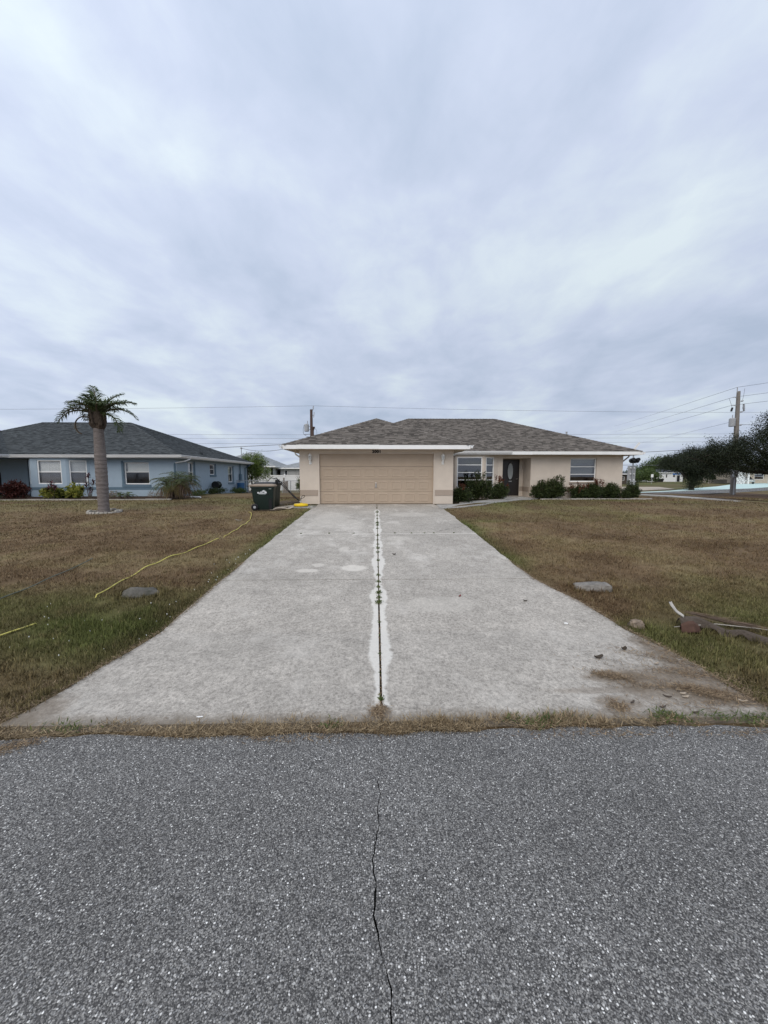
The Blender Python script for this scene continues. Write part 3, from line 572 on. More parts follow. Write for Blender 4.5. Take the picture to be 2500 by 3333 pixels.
def roof_build(parent, faces, deckm, shm, th, seed, n_single, caps, z_e):
    """faces: list of (poly3, eave0, eave1, individually?)"""
    deck = MB()
    for poly, *_ in faces:
        deck.prism([(p[0], p[1], p[2] - th) for p in poly], poly)
    roof = deck.build('roof', deckm, parent)
    ra = random.Random(seed); field = MB(); k = 0
    for poly, e0, e1, single in faces:
        tabs = shingle_face(poly, e0, e1, ra)
        for bot, top in tabs:
            if single and k < n_single:
                MB().prism(bot, top).build('shingle', shm, roof); k += 1
            else: field.prism(bot, top)
    f = field.build('shingle_field', shm, roof); f['kind'] = 'stuff'
    for a, b in caps:      # hip and ridge caps, short overlapping pieces
        a = Vector(a); b = Vector(b); L_ = (b - a).length; n = max(1, int(L_ / .2)); d = (b - a).normalized(); sd_ = Vector((-d.y, d.x, 0)).normalized(); m = MB()
        for i in range(n):
            p = a + d * (L_ * i / n); q = a + d * (L_ * (i + 1) / n); drop = Vector((0, 0, -.045)); li = Vector((0, 0, .022)); lo = Vector((0, 0, .034))
            m.poly([p + lo, p + sd_ * .13 + drop + lo, q + sd_ * .13 + drop + li, q + li]); m.poly([p - sd_ * .13 + drop + lo, p + lo, q + li, q - sd_ * .13 + drop + li])
            m.poly([p - sd_ * .13 + drop + li, p + li, p + lo, p - sd_ * .13 + drop + lo]); m.poly([p + li, p + sd_ * .13 + drop + li, p + sd_ * .13 + drop + lo, p + lo])
        m.build('ridge_cap', shm, roof)
    return roof
def gutter(parent, p0, p1, z, nm='gutter', hgt=.115, dep=.12):
    """K-style trough hung in front of the fascia line p0->p1 (outwards to the right)"""
    fr = Fr(p0, p1); prof = [(0, z), (0, z - hgt), (dep * .62, z - hgt), (dep * .72, z - hgt * .45), (dep, z - hgt * .28), (dep, z), (dep - .015, z), (dep - .02, z - hgt * .2), (dep * .6, z - hgt * .85), (.012, z - hgt * .85), (.012, z)]
    m = MB(); m.prism([fr.p(0, b, a) for a, b in prof], [fr.p(fr.len, b, a) for a, b in prof]); return m.build(nm, 'white', parent)

S = .65
# ------------------------------------------------------------------ the tan house
th_ = thing('tan_house', 'single storey tan stucco house with brown shingle hip roof and two car garage', 'house', (0.03, 16.4, S))
WX0, WX1, WY = -3.22, 3.29, 16.4
m = MB()
gf = Fr((WX0, WY), (WX1, WY)); wall_seg(m, gf, S, 2.935, .2, [(.82, 5.68, S, 2.78)])
lf = Fr((WX0, 31.0), (WX0, WY + .2)); wall_seg(m, lf, S, 2.935, .2)
rf = Fr((WX1, WY + .2), (WX1, 20.55)); wall_seg(m, rf, S, 2.935, .2)
mf = Fr((WX1, 20.35), (13.15, 20.35)); eL, eR = 6.71 - WX1, 8.21 - WX1
wall_seg(m, mf, S, 2.935, .2, [(.16, 3.16, S, 2.935), (eL, eR, S, 2.78), (10.33 - WX1, 11.74 - WX1, 1.53, 2.78)])
sf = Fr((13.15, 20.55), (13.15, 31.0)); wall_seg(m, sf, S, 2.935, .2)
bf = Fr((13.15, 31.0), (WX0, 31.0)); wall_seg(m, bf, S, 2.935, .2)
# bay facets
b1 = Fr((3.45, 20.35), (4.08, 19.88)); b2 = Fr((4.08, 19.88), (5.58, 19.88)); b3 = Fr((5.58, 19.88), (6.45, 20.35))
wall_seg(m, b1, S, 2.935, .12, [(.15, .63, 1.24, 2.80)]); wall_seg(m, b2, S, 2.935, .12, [(.10, 1.42, 1.22, 2.82)]); wall_seg(m, b3, S, 2.935, .12, [(.14, .72, 1.22, 2.82)])
# recessed entry walls
e1 = Fr((6.71, 20.55), (6.71, 21.55)); e2 = Fr((6.71, 21.45), (8.21, 21.45)); e3 = Fr((8.21, 21.55), (8.21, 20.55))
wall_seg(m, e1, S, 2.935, .1); wall_seg(m, e2, S, 2.935, .1, [(.32, 1.30, S + .08, 2.76)]); wall_seg(m, e3, S, 2.935, .1)
wall = m.build('wall', 'tan', th_)
m = MB().box(6.71, 8.21, 20.36, 21.44, S - .02, S + .06); m.build('doorstep', 'walk', th_)
MB().box(6.81, 8.11, 20.56, 21.44, 2.775, 2.80).build('porch_ceiling', 'tan', th_)
# darker band round the walls
def band(fr, s0, s1, z0=1.01, z1=1.25, mt='tan_band', par=th_): MB().fbox(fr, s0, s1, z0, z1, .003, .02).build('band', mt, par)
band(gf, 0, .76); band(gf, 5.74, gf.len); band(rf, 0, 3.7); band(b2, 0, b2.len, 1.02, 1.2); band(b3, 0, b3.len, 1.02, 1.2); band(mf, 3.2, eL); band(mf, eR, mf.len, 1.04, 1.27); band(e3, .02, 1.05); band(e2, 1.32, 1.5)
band(sf, 0, 10); band(lf, 0, 14)
# soffit / ceiling
EV = 2.935; z_r = 3.10
m = MB(); m.poly([(-3.75, 15.82, EV), (-3.75, 31.5, EV), (13.73, 31.5, EV), (13.73, 19.77, EV), (3.82, 19.77, EV), (3.82, 15.82, EV)]); m.build('soffit', 'tan', th_)
def fascia(fr, z0, z1, par, mt='white'): return MB().fbox(fr, 0, fr.len, z0, z1, 0, .022).build('fascia', mt, par)
fa = Fr((-3.77, 15.8), (3.84, 15.8)); fascia(fa, 2.93, 3.092, th_)
for a, b in (((3.84, 15.8), (3.84, 19.75)), ((3.84, 19.75), (13.75, 19.75)), ((13.75, 19.75), (13.75, 31.55)), ((13.75, 31.55), (-3.77, 31.55)), ((-3.77, 31.55), (-3.77, 15.8))): fascia(Fr(a, b), 2.93, 3.092, th_)
MB().fbox(fa, .55, 3.9, 2.935, 3.10, .024, .034).build('fascia_cover', 'trim', th_)
MB().fbox(Fr((3.84, 19.75), (13.75, 19.75)), 4.2, 8.3, 2.94, 3.09, .024, .034).build('fascia_cover', 'trim', th_)
gutter(th_, (-3.795, 31.5), (-3.795, 15.72), 3.085); gutter(th_, (3.865, 15.72), (3.865, 19.7), 3.085); gutter(th_, (4.02, 19.722), (6.95, 19.722), 3.10); gutter(th_, (13.775, 19.7), (13.775, 31.5), 3.07)
# downspouts
m = MB(); m.tube([(4.05, 19.62, 2.99), (4.0, 19.7, 2.9), (3.7, 19.85, 2.80), (3.45, 19.95, 2.74), (3.36, 20.0, 2.6), (3.36, 20.02, .75), (3.42, 19.9, .69)], .035, 8); m.build('downspout', 'trim', th_)
m = MB(); m.tube([(13.83, 20.9, 2.98), (13.8, 20.9, 2.88), (13.3, 20.95, 2.46), (13.21, 20.95, 2.3), (13.21, 20.95, .8)], .038, 8); m.build('downspout', 'tan_band', th_)
m = MB(); m.tube([(-3.85, 18.5, 2.98), (-3.8, 18.5, 2.86), (-3.36, 18.55, 2.55), (-3.27, 18.55, 2.4), (-3.27, 18.55, .8)], .035, 8); m.build('downspout', 'trim', th_)
# roof, pitch five in twelve
pk = .417; ax = .035; zr2 = z_r + pk * 3.805; YR = 25.65; zr = z_r + pk * 5.9
A = (-3.77, 15.8, z_r); B = (3.84, 15.8, z_r); P1 = (ax, 19.605, zr2); V0 = (3.84, 19.75, z_r); V1 = (ax, 23.555, zr2); Cn = (13.75, 19.75, z_r); D = (13.75, 31.55, z_r); E_ = (-3.77, 31.55, z_r); R0 = (2.13, YR, zr); R1 = (7.85, YR, zr); LQ = (-3.77, 27.36, z_r)
faces = [([A, B, P1], A, B, True), ([V0, Cn, R1, R0, V1], V0, Cn, False), ([B, V0, V1, P1], B, V0, False), ([LQ, A, P1, V1], LQ, A, False), ([E_, LQ, V1, R0], E_, LQ, False), ([Cn, D, R1], Cn, D, False), ([D, E_, R0, R1], D, E_, False)]
roof = roof_build(th_, faces, 'roofdeck', 'shingle', .10, 21, 300, [(A, P1), (B, P1), (P1, V1), (V1, R0), (R0, R1), (Cn, R1), (D, R1), (E_, R0)], z_r)
vx, vy = 11.35, 23.0; vz = z_r + pk * min(vy - 19.75, 13.75 - vx)
MB().lathe((vx, vy, vz - .1), [(.05, 0), (.05, .42), (.06, .42), (.06, .46), (.045, .46)], 12).build('vent_pipe', 'greymetal', roof)
# garage door: four sections, pressed panels on the lower three
gd = MB(); dY = WY + .085; dz = [S + .012, 1.185, 1.715, 2.245, 2.78]
for a, b in zip(dz, dz[1:]): gd.box(-2.40 + .012, 2.46 - .012, dY, dY + .045, a, b - .009)
gdo = gd.build('garage_door', 'door_tan', th_)
pwid = (4.86 - .24) / 8
pm = MB(); xw, zw = .445, .36
def bevel_panel(m, x, z, wx, wz, y):
    # recessed moulding ring with a raised field
    o = [(x, z), (x + wx, z), (x + wx, z + wz), (x, z + wz)]; i = [(x + .035, z + .035), (x + wx - .035, z + .035), (x + wx - .035, z + wz - .035), (x + .035, z + wz - .035)]; f = [(x + .075, z + .075), (x + wx - .075, z + .075), (x + wx - .075, z + wz - .075), (x + .075, z + wz - .075)]
    m.v += [(a, y - .001, b) for a, b in o] + [(a, y - .013, b) for a, b in i] + [(a, y - .003, b) for a, b in f]
    n = len(m.v) - 12
    for k in range(4):
        j = (k + 1) % 4; m.f += [(n + k, n + j, n + 4 + j, n + 4 + k), (n + 4 + k, n + 4 + j, n + 8 + j, n + 8 + k)]
    m.f.append((n + 8, n + 9, n + 10, n + 11))
first = None
for r_ in range(3):
    for c_ in range(8):
        x = -2.40 + .17 + c_ * pwid; z = dz[r_] + .085
        if first is None:
            bevel_panel(pm, x, z, xw, zw, dY); first = pm.build('panel', 'door_tan', gdo); fx, fz = x, z
        else: dup(first, gdo, (x - fx, 0, z - fz))
m = MB(); m.box(-.02, .02, dY - .035, dY - .002, 1.40, 1.50); m.tube([(-.045, dY - .03, 1.37), (.045, dY - .03, 1.37)], .014, 8); m.build('handle', 'greymetal', gdo)
m = MB().lathe((0, dY - .01, 1.53), [(.028, 0), (.028, .02), (.02, .03)], 12); m.build('lock', 'trim', gdo)
m = MB(); m.box(-2.45, -2.39, WY - .015, WY + .08, S, 2.80); m.box(2.45, 2.51, WY - .015, WY + .08, S, 2.80); m.box(-2.39, 2.45, WY - .015, WY + .08, 2.775, 2.80); m.build('door_frame', 'tan', th_)
# house number
for i, (ch, x) in enumerate((('2', -.155), ('0', -.058), ('0', .038), ('1', .135))):
    cu = bpy.data.curves.new('digit', 'FONT'); cu.body = ch; cu.size = .17; cu.extrude = .006; cu.offset = .009; to = bpy.data.objects.new('digit_curve', cu); C.objects.link(to)
    dg = bpy.context.evaluated_depsgraph_get(); me = bpy.data.meshes.new_from_object(to.evaluated_get(dg)); bpy.data.objects.remove(to)
    me.materials.clear(); me.materials.append(MT['black']); o = bpy.data.objects.new('house_number_digit', me); C.objects.link(o); o.parent = th_
    o.rotation_euler = (R(90), 0, 0); o.location = Vector((x + .0, WY - .009, 2.812)) - th_.location
# coach lamps
def lamp(x):
    c = (x, WY - .085, 0)
    m = MB(); m.box(x - .05, x + .05, WY - .03, WY - .002, 2.33, 2.46); m.tube([(x, WY - .03, 2.40), (x, WY - .07, 2.40), (x, WY - .10, 2.44), (x, WY - .10, 2.49)], .018, 8)
    b = m.build('wall_lamp', 'trim', th_, bevel=.008)
    c = (x, WY - .10, 0)
    MB().lathe((c[0], c[1], 0), [(.03, 2.48), (.055, 2.50), (.055, 2.515), (.02, 2.516)], 10).build('lamp_base', 'trim', b)
    m = MB()
    for k in range(6):
        t = k * math.pi / 3; m.tube([(c[0] + .05 * math.cos(t), c[1] + .05 * math.sin(t), 2.51), (c[0] + .065 * math.cos(t), c[1] + .065 * math.sin(t), 2.68)], .007, 5)
    m.build('lamp_cage', 'trim', b)
    MB().lathe((c[0], c[1], 0), [(.042, 2.516), (.055, 2.67), (.01, 2.672)], 10).build('lamp_glass', 'frost', b)
    MB().lathe((c[0], c[1], 0), [(.075, 2.675), (.078, 2.69), (.05, 2.74), (.018, 2.765), (.02, 2.785), (.004, 2.80)], 12).build('lamp_cap', 'trim', b)
lamp(-2.76); lamp(2.83)
# windows
window(th_, b2, .10, 1.42, 1.22, 2.82, (1.64, 2.02, 2.41), .02, .055); window(th_, b3, .14, .72, 1.22, 2.82, (1.64, 2.02, 2.41), .02, .055); window(th_, b1, .15, .63, 1.24, 2.80, (1.64, 2.02, 2.41), .02, .05)
wr = window(th_, mf, 10.33 - WX1, 11.74 - WX1, 1.53, 2.78, (1.93, 2.33), .09, .055)
MB().fbox(mf, 10.29 - WX1, 11.78 - WX1, 1.455, 1.528, -.02, .05).build('sill', 'tan_band', wr)
for (fr_, a, b, z0, z1) in ((mf, 10.33 - WX1 + .06, 11.74 - WX1 - .06, 1.95, 2.72),): MB().fbox(fr_, a, b, z0, z1, -.30, -.29).build('roller_shade', 'shade', wr)
# entry door with an oval light
ed = MB(); ed.fbox(e2, .34, 1.28, S + .085, 2.74, -.055, -.01); edo = ed.build('entry_door', 'door', th_)
m = MB(); m.fbox(e2, .325, .34, S + .08, 2.76, -.06, .01); m.fbox(e2, 1.28, 1.295, S + .08, 2.76, -.06, .01); m.fbox(e2, .34, 1.28, 2.742, 2.76, -.06, .01); m.build('door_frame', 'door', th_)
def oval(cx, cz, rx, rz, n=32): return [(cx + rx * math.cos(2 * math.pi * i / n), cz + rz * math.sin(2 * math.pi * i / n)) for i in range(n)]
ov = oval(.80, 2.10, .15, .455); m = MB(); m.prism([e2.p(a, b, -.012) for a, b in ov], [e2.p(a, b, .0) for a, b in ov]); m.build('oval_glass', 'frost', edo)
m = MB(); m.tube([e2.p(a, b, .004) for a, b in oval(.80, 2.10, .165, .47)] + [e2.p(.965, 2.10, .004)], .016, 6); m.build('oval_moulding', 'door', edo)
m = MB(); m.fbox(e2, .72, .89, 1.52, 1.57, -.008, .002); m.build('mail_slot', 'greymetal', edo)
m = MB(); m.tube([e2.p(1.2, 1.68, -.005), e2.p(1.2, 1.68, .05), e2.p(1.1, 1.67, .055)], .014, 8); m.build('handle', 'steel', edo)

# ------------------------------------------------------------------ the blue house
bh = thing('blue_house', 'single storey pale blue stucco house with dark slate shingle hip roof', 'house', (-16, 23, S))
BX1 = -11.7; m = MB()
f1 = Fr((-20.3, 23.0), (BX1, 23.0)); wall_seg(m, f1, S, 2.87, .2, [(.05, 3.52, S, 2.87), (5.50, 6.98, 1.33, 2.65)])
f2 = Fr((BX1, 23.2), (BX1, 35.6)); sideops = [(1.15, 1.95, 1.42, 2.70), (4.35, 5.2, 1.92, 2.66), (7.65, 8.7, 1.33, 2.60)]; wall_seg(m, f2, S - .35, 2.87, .2, sideops)
f3 = Fr((BX1, 35.6), (-30, 35.6)); wall_seg(m, f3, S - .35, 2.87, .2)
f4 = Fr((-26, 24.3), (-20.3, 24.3)); f5 = Fr((-20.3, 24.3), (-20.3, 23.0)); wall_seg(m, f5, S, 2.87, .15)
c1 = Fr((-20.25, 23.0), (-19.72, 22.5)); c2 = Fr((-19.72, 22.5), (-17.72, 22.5)); c3 = Fr((-17.72, 22.5), (-16.72, 23.0))
wall_seg(m, c1, S, 2.87, .1, [(.12, .61, 1.38, 2.74)]); wall_seg(m, c2, S, 2.87, .1, [(.38, 1.74, 1.38, 2.74)]); wall_seg(m, c3, S, 2.87, .1, [(.14, .97, 1.38, 2.74)])
m.fbox(f4, 0, 1.0, S, 2.87, -.2, 0); m.fbox(f4, 2.9, f4.len, S, 2.87, -.2, 0)
# arched entry opening
n = 14; arc = [(1.95 + .95 * math.cos(math.pi * i / n), 1.95 + .55 * math.sin(math.pi * i / n)) for i in range(n + 1)]
for (a0, z0), (a1, z1) in zip(arc, arc[1:]): m.prism([f4.p(a1, z1, -.2), f4.p(a0, z0, -.2), f4.p(a0, z0, 0), f4.p(a1, z1, 0)], [f4.p(a1, 2.87, -.2), f4.p(a0, 2.87, -.2), f4.p(a0, 2.87, 0), f4.p(a1, 2.87, 0)])
m.build('wall', 'blue', bh)
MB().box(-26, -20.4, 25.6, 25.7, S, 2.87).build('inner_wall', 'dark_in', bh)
for fr_, a, b, z0, z1 in ((f1, 3.53, f1.len, 1.04, 1.19), (c2, 0, c2.len, 1.05, 1.20), (c3, 0, c3.len, 1.05, 1.20), (c1, 0, c1.len, 1.05, 1.2)): band(fr_, a, b, z0, z1, 'blue_dk', bh)
# windows with blinds
def blinds(wn, fr, s0, s1, z0, z1, n, d=-.16):
    sl = MB(); dzv = (z1 - z0) / n; a, b = fr.p(s0, z1, d), fr.p(s1, z1, d); u = fr.u; nn = fr.n
    pts = [Vector(fr.p(s0, z1 - dzv * .06, d)), Vector(fr.p(s1, z1 - dzv * .06, d)), Vector(fr.p(s1, z1 - dzv * .74, d + .03)), Vector(fr.p(s0, z1 - dzv * .74, d + .03))]
    sl.prism([p - nn * .002 for p in pts], [p + nn * .002 for p in pts]); o = sl.build('blind_slat', 'blind', wn)
    for i in range(1, n): dup(o, wn, (0, 0, -dzv * i))
w2 = window(bh, c2, .38, 1.74, 1.38, 2.74, (2.07,), .03, .06, glasses=['screen', 'clear']); blinds(w2, c2, .46, 1.66, 1.45, 2.68, 18)
w3 = window(bh, c3, .14, .97, 1.38, 2.74, (2.07,), .03, .06, glasses=['screen', 'clear']); blinds(w3, c3, .22, .89, 1.45, 2.68, 18)
window(bh, c1, .12, .61, 1.38, 2.74, (2.07,), .03, .05, 'glass')
w4 = window(bh, f1, 5.52, 6.96, 1.35, 2.63, (2.07,), .10, .055, glasses=['screen', 'clear']); MB().fbox(f1, 5.6, 6.88, 2.09, 2.60, -.24, -.23).build('roller_shade', 'shade', w4)
m = MB(); m.fbox(f1, 5.40, 5.50, 1.2, 2.72, .003, .03); m.fbox(f1, 5.40, 7.06, 1.20, 1.33, .003, .05); m.build('sill', 'blue_dk', w4)
for i, (a, b, z0, z1) in enumerate(sideops):
    ws = window(bh, f2, a + .01, b - .01, z0 + .01, z1 - .01, ((z0 + z1) / 2 + .02,), .08, .05, glasses=['screen', 'clear'])
    if i != 1: MB().fbox(f2, a + .08, b - .08, z0 + .1, z1 - .1, -.24, -.23).build('roller_shade', 'shade', ws)
    m = MB(); m.fbox(f2, b, b + .12, z0 - .12, z1 + .06, .003, .03); m.fbox(f2, a - .06, b + .12, z0 - .13, z0, .003, .05); m.build('sill', 'blue_dk', ws)
# roof: long hip with a forward wing on the left
zb = 3.02; rr = 6.9; bp = .395; zt = zb + bp * rr; ey0, ey1 = 22.4, 36.2; ex1 = -11.2; ymid = 29.3
G0 = (ex1, ey0, zb); G1 = (ex1, ey1, zb); T1 = (ex1 - rr, ymid, zt); T0 = (-24.5, ymid, zt); K0 = (-20.75, ey0, zb)
# wing ridge along X=-25.5 at lower height
wr_ = 4.75; zw_ = zb + bp * wr_; WV = (-20.75 - wr_, ey0 + wr_, zw_); WE = (-20.75, 16.0, zb); WT = (-20.75 - wr_, 16.0 + wr_, zw_); WL = (-30.25, 16.0, zb); WK = (-30.25, 36.2, zb)
BF = [([K0, G0, T1, T0, WV], K0, G0, True), ([G0, G1, T1], G0, G1, False), ([G1, WK, (-25.5, ymid, zt), T1], G1, WK, False), ([WE, K0, WV, WT], WE, K0, False), ([WL, WE, WT], WL, WE, False), ([WK, WL, WT, WV, (-25.5, ymid, zt)], WK, WL, False)]
roofb = roof_build(bh, BF[:2] + BF[3:5], 'bdeck', 'bshingle', .10, 33, 300, [(G0, T1), (T0, T1), (G1, T1), (WT, WV), (T0, WV)], zb)
m = MB(); m.poly([G1, WK, T0, T1]); m.poly([WK, WL, WT, WV, T0]); m.build('rear_roof', 'bshingle', bh)
MB().box(-11.9, -11.75, 26.5, 26.65, 3.25, 3.42).build('vent_pipe', 'bdeck', roofb)
m = MB(); m.poly([(-11.22, 22.42, 2.868), (-11.22, 36.18, 2.868), (-30.2, 36.18, 2.868), (-30.2, 16.02, 2.868), (-20.77, 16.02, 2.868), (-20.77, 22.42, 2.868)][::-1]); m.build('soffit', 'blue', bh)
for a, b in (((-20.75, 22.4), (-11.2, 22.4)), ((-11.2, 22.4), (-11.2, 36.2)), ((-20.75, 16), (-20.75, 22.4))):
    fascia(Fr(a, b), 2.865, 3.01, bh)
gutter(bh, (-20.62, 22.376), (-11.06, 22.376), 3.035); gutter(bh, (-11.176, 22.3), (-11.176, 36.2), 3.035); gutter(bh, (-20.726, 16), (-20.726, 22.3), 3.035)
m = MB(); m.tube([(-11.12, 23.5, 2.93), (-11.15, 23.5, 2.84), (-11.3, 23.2, 2.72), (-11.75, 22.93, 2.60)], .04, 8); m.build('downspout', 'white', bh)
m = MB(); m.tube([(-11.75, 22.93, 2.60), (-11.8, 22.93, 2.5), (-11.8, 22.93, .75)], .04, 8); m.build('downspout', 'blue_dk', bh)
m = MB(); m.tube([(-11.12, 34.6, 2.93), (-11.15, 34.6, 2.84), (-11.6, 34.6, 2.5), (-11.62, 34.6, .5)], .045, 8); m.build('downspout', 'blue_dk', bh)
m = MB(); m.box(-11.66, -11.5, 33.2, 33.5, 1.4, 2.0); m.box(-11.64, -11.56, 33.3, 33.36, 2.0, 2.85); m.build('meter_box', 'blue_dk', bh)
# ==== END-HOUSES

# ================================================================== VEGETATION HELPERS
def leaf_quads(c, d, nrm, ln, wd):
    """diamond leaves: base at c, along d, blade normal nrm"""
    d = unit(d); s = unit(np.cross(d, nrm)); k = len(c); ln = np.broadcast_to(ln, (k,))[:, None]; wd = np.broadcast_to(wd, (k,))[:, None]
    V = np.stack([c, c + d * ln * .45 + s * wd * .5, c + d * ln, c + d * ln * .45 - s * wd * .5], 1).reshape(-1, 3)
    return V, np.arange(4 * k).reshape(-1, 4)
def rdir(r, n): return unit(r.normal(size=(n, 3)))
def foliage(name, m, parent, centres, dirs, per, spread, ln, wd, seed, outbias=.7, droop=0):
    """sprays of leaves round shoot centres pointing along dirs"""
    r = np.random.RandomState(seed); K = len(centres); n = K * per
    cc = np.repeat(centres, per, 0) + r.normal(size=(n, 3)) * np.asarray(spread); dd = np.repeat(dirs, per, 0)
    d = unit(dd * outbias + rdir(r, n)); d[:, 2] -= droop; nr = rdir(r, n)
    V, Q = leaf_quads(cc, d, nr, ln * r.uniform(.6, 1.3, n), wd * r.uniform(.7, 1.25, n))
    return npmesh(name, V, Q, m, parent)
def ellipsoid_pts(r, n, c, rad, shell=.55, low=-.6):
    d = rdir(r, n * 2); d = d[d[:, 2] > low][:n]; k = r.uniform(shell, 1, len(d))[:, None]
    return np.array(c) + d * k * np.array(rad), d
def bush(name, label, cat, x, y, rx, ry, h, seed, m='hedge', m2=None, n=70, per=36, ln=.085, wd=.036, group=None, z=None, spikes=0):
    z = gz(x, y) if z is None else z; t = thing(name, label, cat, (x, y, z), group); r = np.random.RandomState(seed)
    # uneven outline: several lobes
    C_, D_ = [], []
    for k in range(5):
        ang = r.uniform(0, 6.28); off = r.uniform(.0, .42); hh = h * r.uniform(.72, 1.0)
        c = (x + rx * off * math.cos(ang), y + ry * off * math.sin(ang), z + hh * .5); p, d = ellipsoid_pts(r, n // 5, c, (rx * .66, ry * .66, hh * .5), .35, -.85); C_.append(p); D_.append(d)
    C_ = np.concatenate(C_); D_ = np.concatenate(D_); D_[:, 2] += .5; D_ = unit(D_)
    C_[:, 2] = np.maximum(C_[:, 2], z + .05)
    foliage('foliage', m, t, C_, D_, per, .055, ln, wd, seed + 1, .8)
    m_ = MB()
    for i in range(9):
        p = C_[r.randint(len(C_))]; b = Vector((x + r.uniform(-.25, .25) * rx, y + r.uniform(-.25, .25) * ry, z - .02)); m_.tube([b, b.lerp(Vector(p), .55) + Vector((0, 0, .04)), p], [.012, .009, .004], 5)
    m_.build('stem', 'stem', t)
    if spikes:   # young shoots standing above the rest
        sp = MB(); cs, ds = [], []
        for i in range(spikes):
            a = r.uniform(0, 6.28); q = r.uniform(0, .85); bx, by = x + rx * q * math.cos(a), y + ry * q * math.sin(a); zt_ = z + h * math.sqrt(max(.1, 1 - q * q * .7)) * r.uniform(.98, 1.22)
            sp.tube([(bx, by, z + h * .5), (bx + r.uniform(-.05, .05), by, zt_)], .006, 5)
            for k in range(5): cs.append((bx, by, zt_ - .05 * k)); ds.append((0, 0, 1))
        sp.build('shoot', 'stem', t); foliage('shoot_leaves', m2 or m, t, np.array(cs), np.array(ds, float), 6, .02, ln * 1.1, wd, seed + 5, .5)
    return t
def frond(V, Qs, Tr, base, az, el, L_, curve, seed, n=26, ll=.34, wd=.022, lift=.35, droop=.25, rv=None, tw=0):
    """pinnate frond: returns rachis points; leaflets appended to V/Tr lists"""
    r = np.random.RandomState(seed); pts = []; p = np.array(base, float); e = el
    for i in range(n + 1):
        pts.append(p.copy()); d = np.array([math.cos(az) * math.cos(e), math.sin(az) * math.cos(e), math.sin(e)]); p = p + d * L_ / n; e -= curve / n
        az += tw / n
    pts = np.array(pts)
    for i in range(3, n + 1):
        d = unit(pts[min(i + 1, n)] - pts[i - 1]); sdv = unit(np.cross(d, [0, 0, 1.0])); up = np.cross(sdv, d); t = i / n
        l_ = ll * (math.sin(math.pi * min(1, t * .85 + .12)) ** .6) * r.uniform(.75, 1.15)
        for s in (-1, 1):
            dr_ = unit(d * r.uniform(.45, .8) + sdv * s * r.uniform(.6, 1) + up * lift * r.uniform(.2, 1.4)); c = pts[i] + r.normal(size=3) * .006; m1 = c + dr_ * l_ * .55; tip = c + unit(dr_ + np.array([0, 0, -droop * r.uniform(.6, 1.8)])) * l_
            wv = unit(np.cross(dr_, up + r.normal(size=3) * .3)) * wd * .5; k = len(V); V.extend([c - wv * .5, c + wv * .5, m1 + wv, m1 - wv, tip]); Qs.append((k, k + 1, k + 2, k + 3)); Tr.append((k + 3, k + 2, k + 4))
    return pts
def tree(name, label, x, y, trunk_h, tr, lobes, m, seed, n_clump, per, ln, wd, spread, group=None, z=None, barkm='bark'):
    z = gz(x, y) if z is None else z; t = thing(name, label, 'tree', (x, y, z), group); r = np.random.RandomState(seed)
    m_ = MB(); m_.tube([(x, y, z - .1), (x + .05, y, z + trunk_h * .5), (x, y, z + trunk_h)], [tr * 1.25, tr, tr * .85], 10)
    C_, D_ = [], []
    tot = sum(a[3] * a[4] * a[5] for a in lobes)
    for (lx, ly, lz, ax_, ay_, az_) in lobes:
        k = max(8, int(n_clump * ax_ * ay_ * az_ / tot)); p, d = ellipsoid_pts(r, k, (lx, ly, lz), (ax_, ay_, az_), .45, -.95); C_.append(p); D_.append(d)
        a = Vector((x, y, z + trunk_h * .95)); b = Vector((lx, ly, lz)); mid = a.lerp(b, .5) + Vector((0, 0, -.15 * (b - a).length * .3)); m_.tube([a, mid, b], [tr * .6, tr * .4, tr * .15], 7)
        for q in p[:6]: m_.tube([mid.lerp(b, .5), Vector(q).lerp(b, .4), Vector(q)], [tr * .2, tr * .12, .01], 5)
    m_.build('trunk', barkm, t, smooth=True)
    C_ = np.concatenate(C_); D_ = np.concatenate(D_); C_[:, 2] = np.maximum(C_[:, 2], z + .25)
    foliage('crown', m, t, C_, D_, per, spread, ln, wd, seed + 1, .5)
    return t

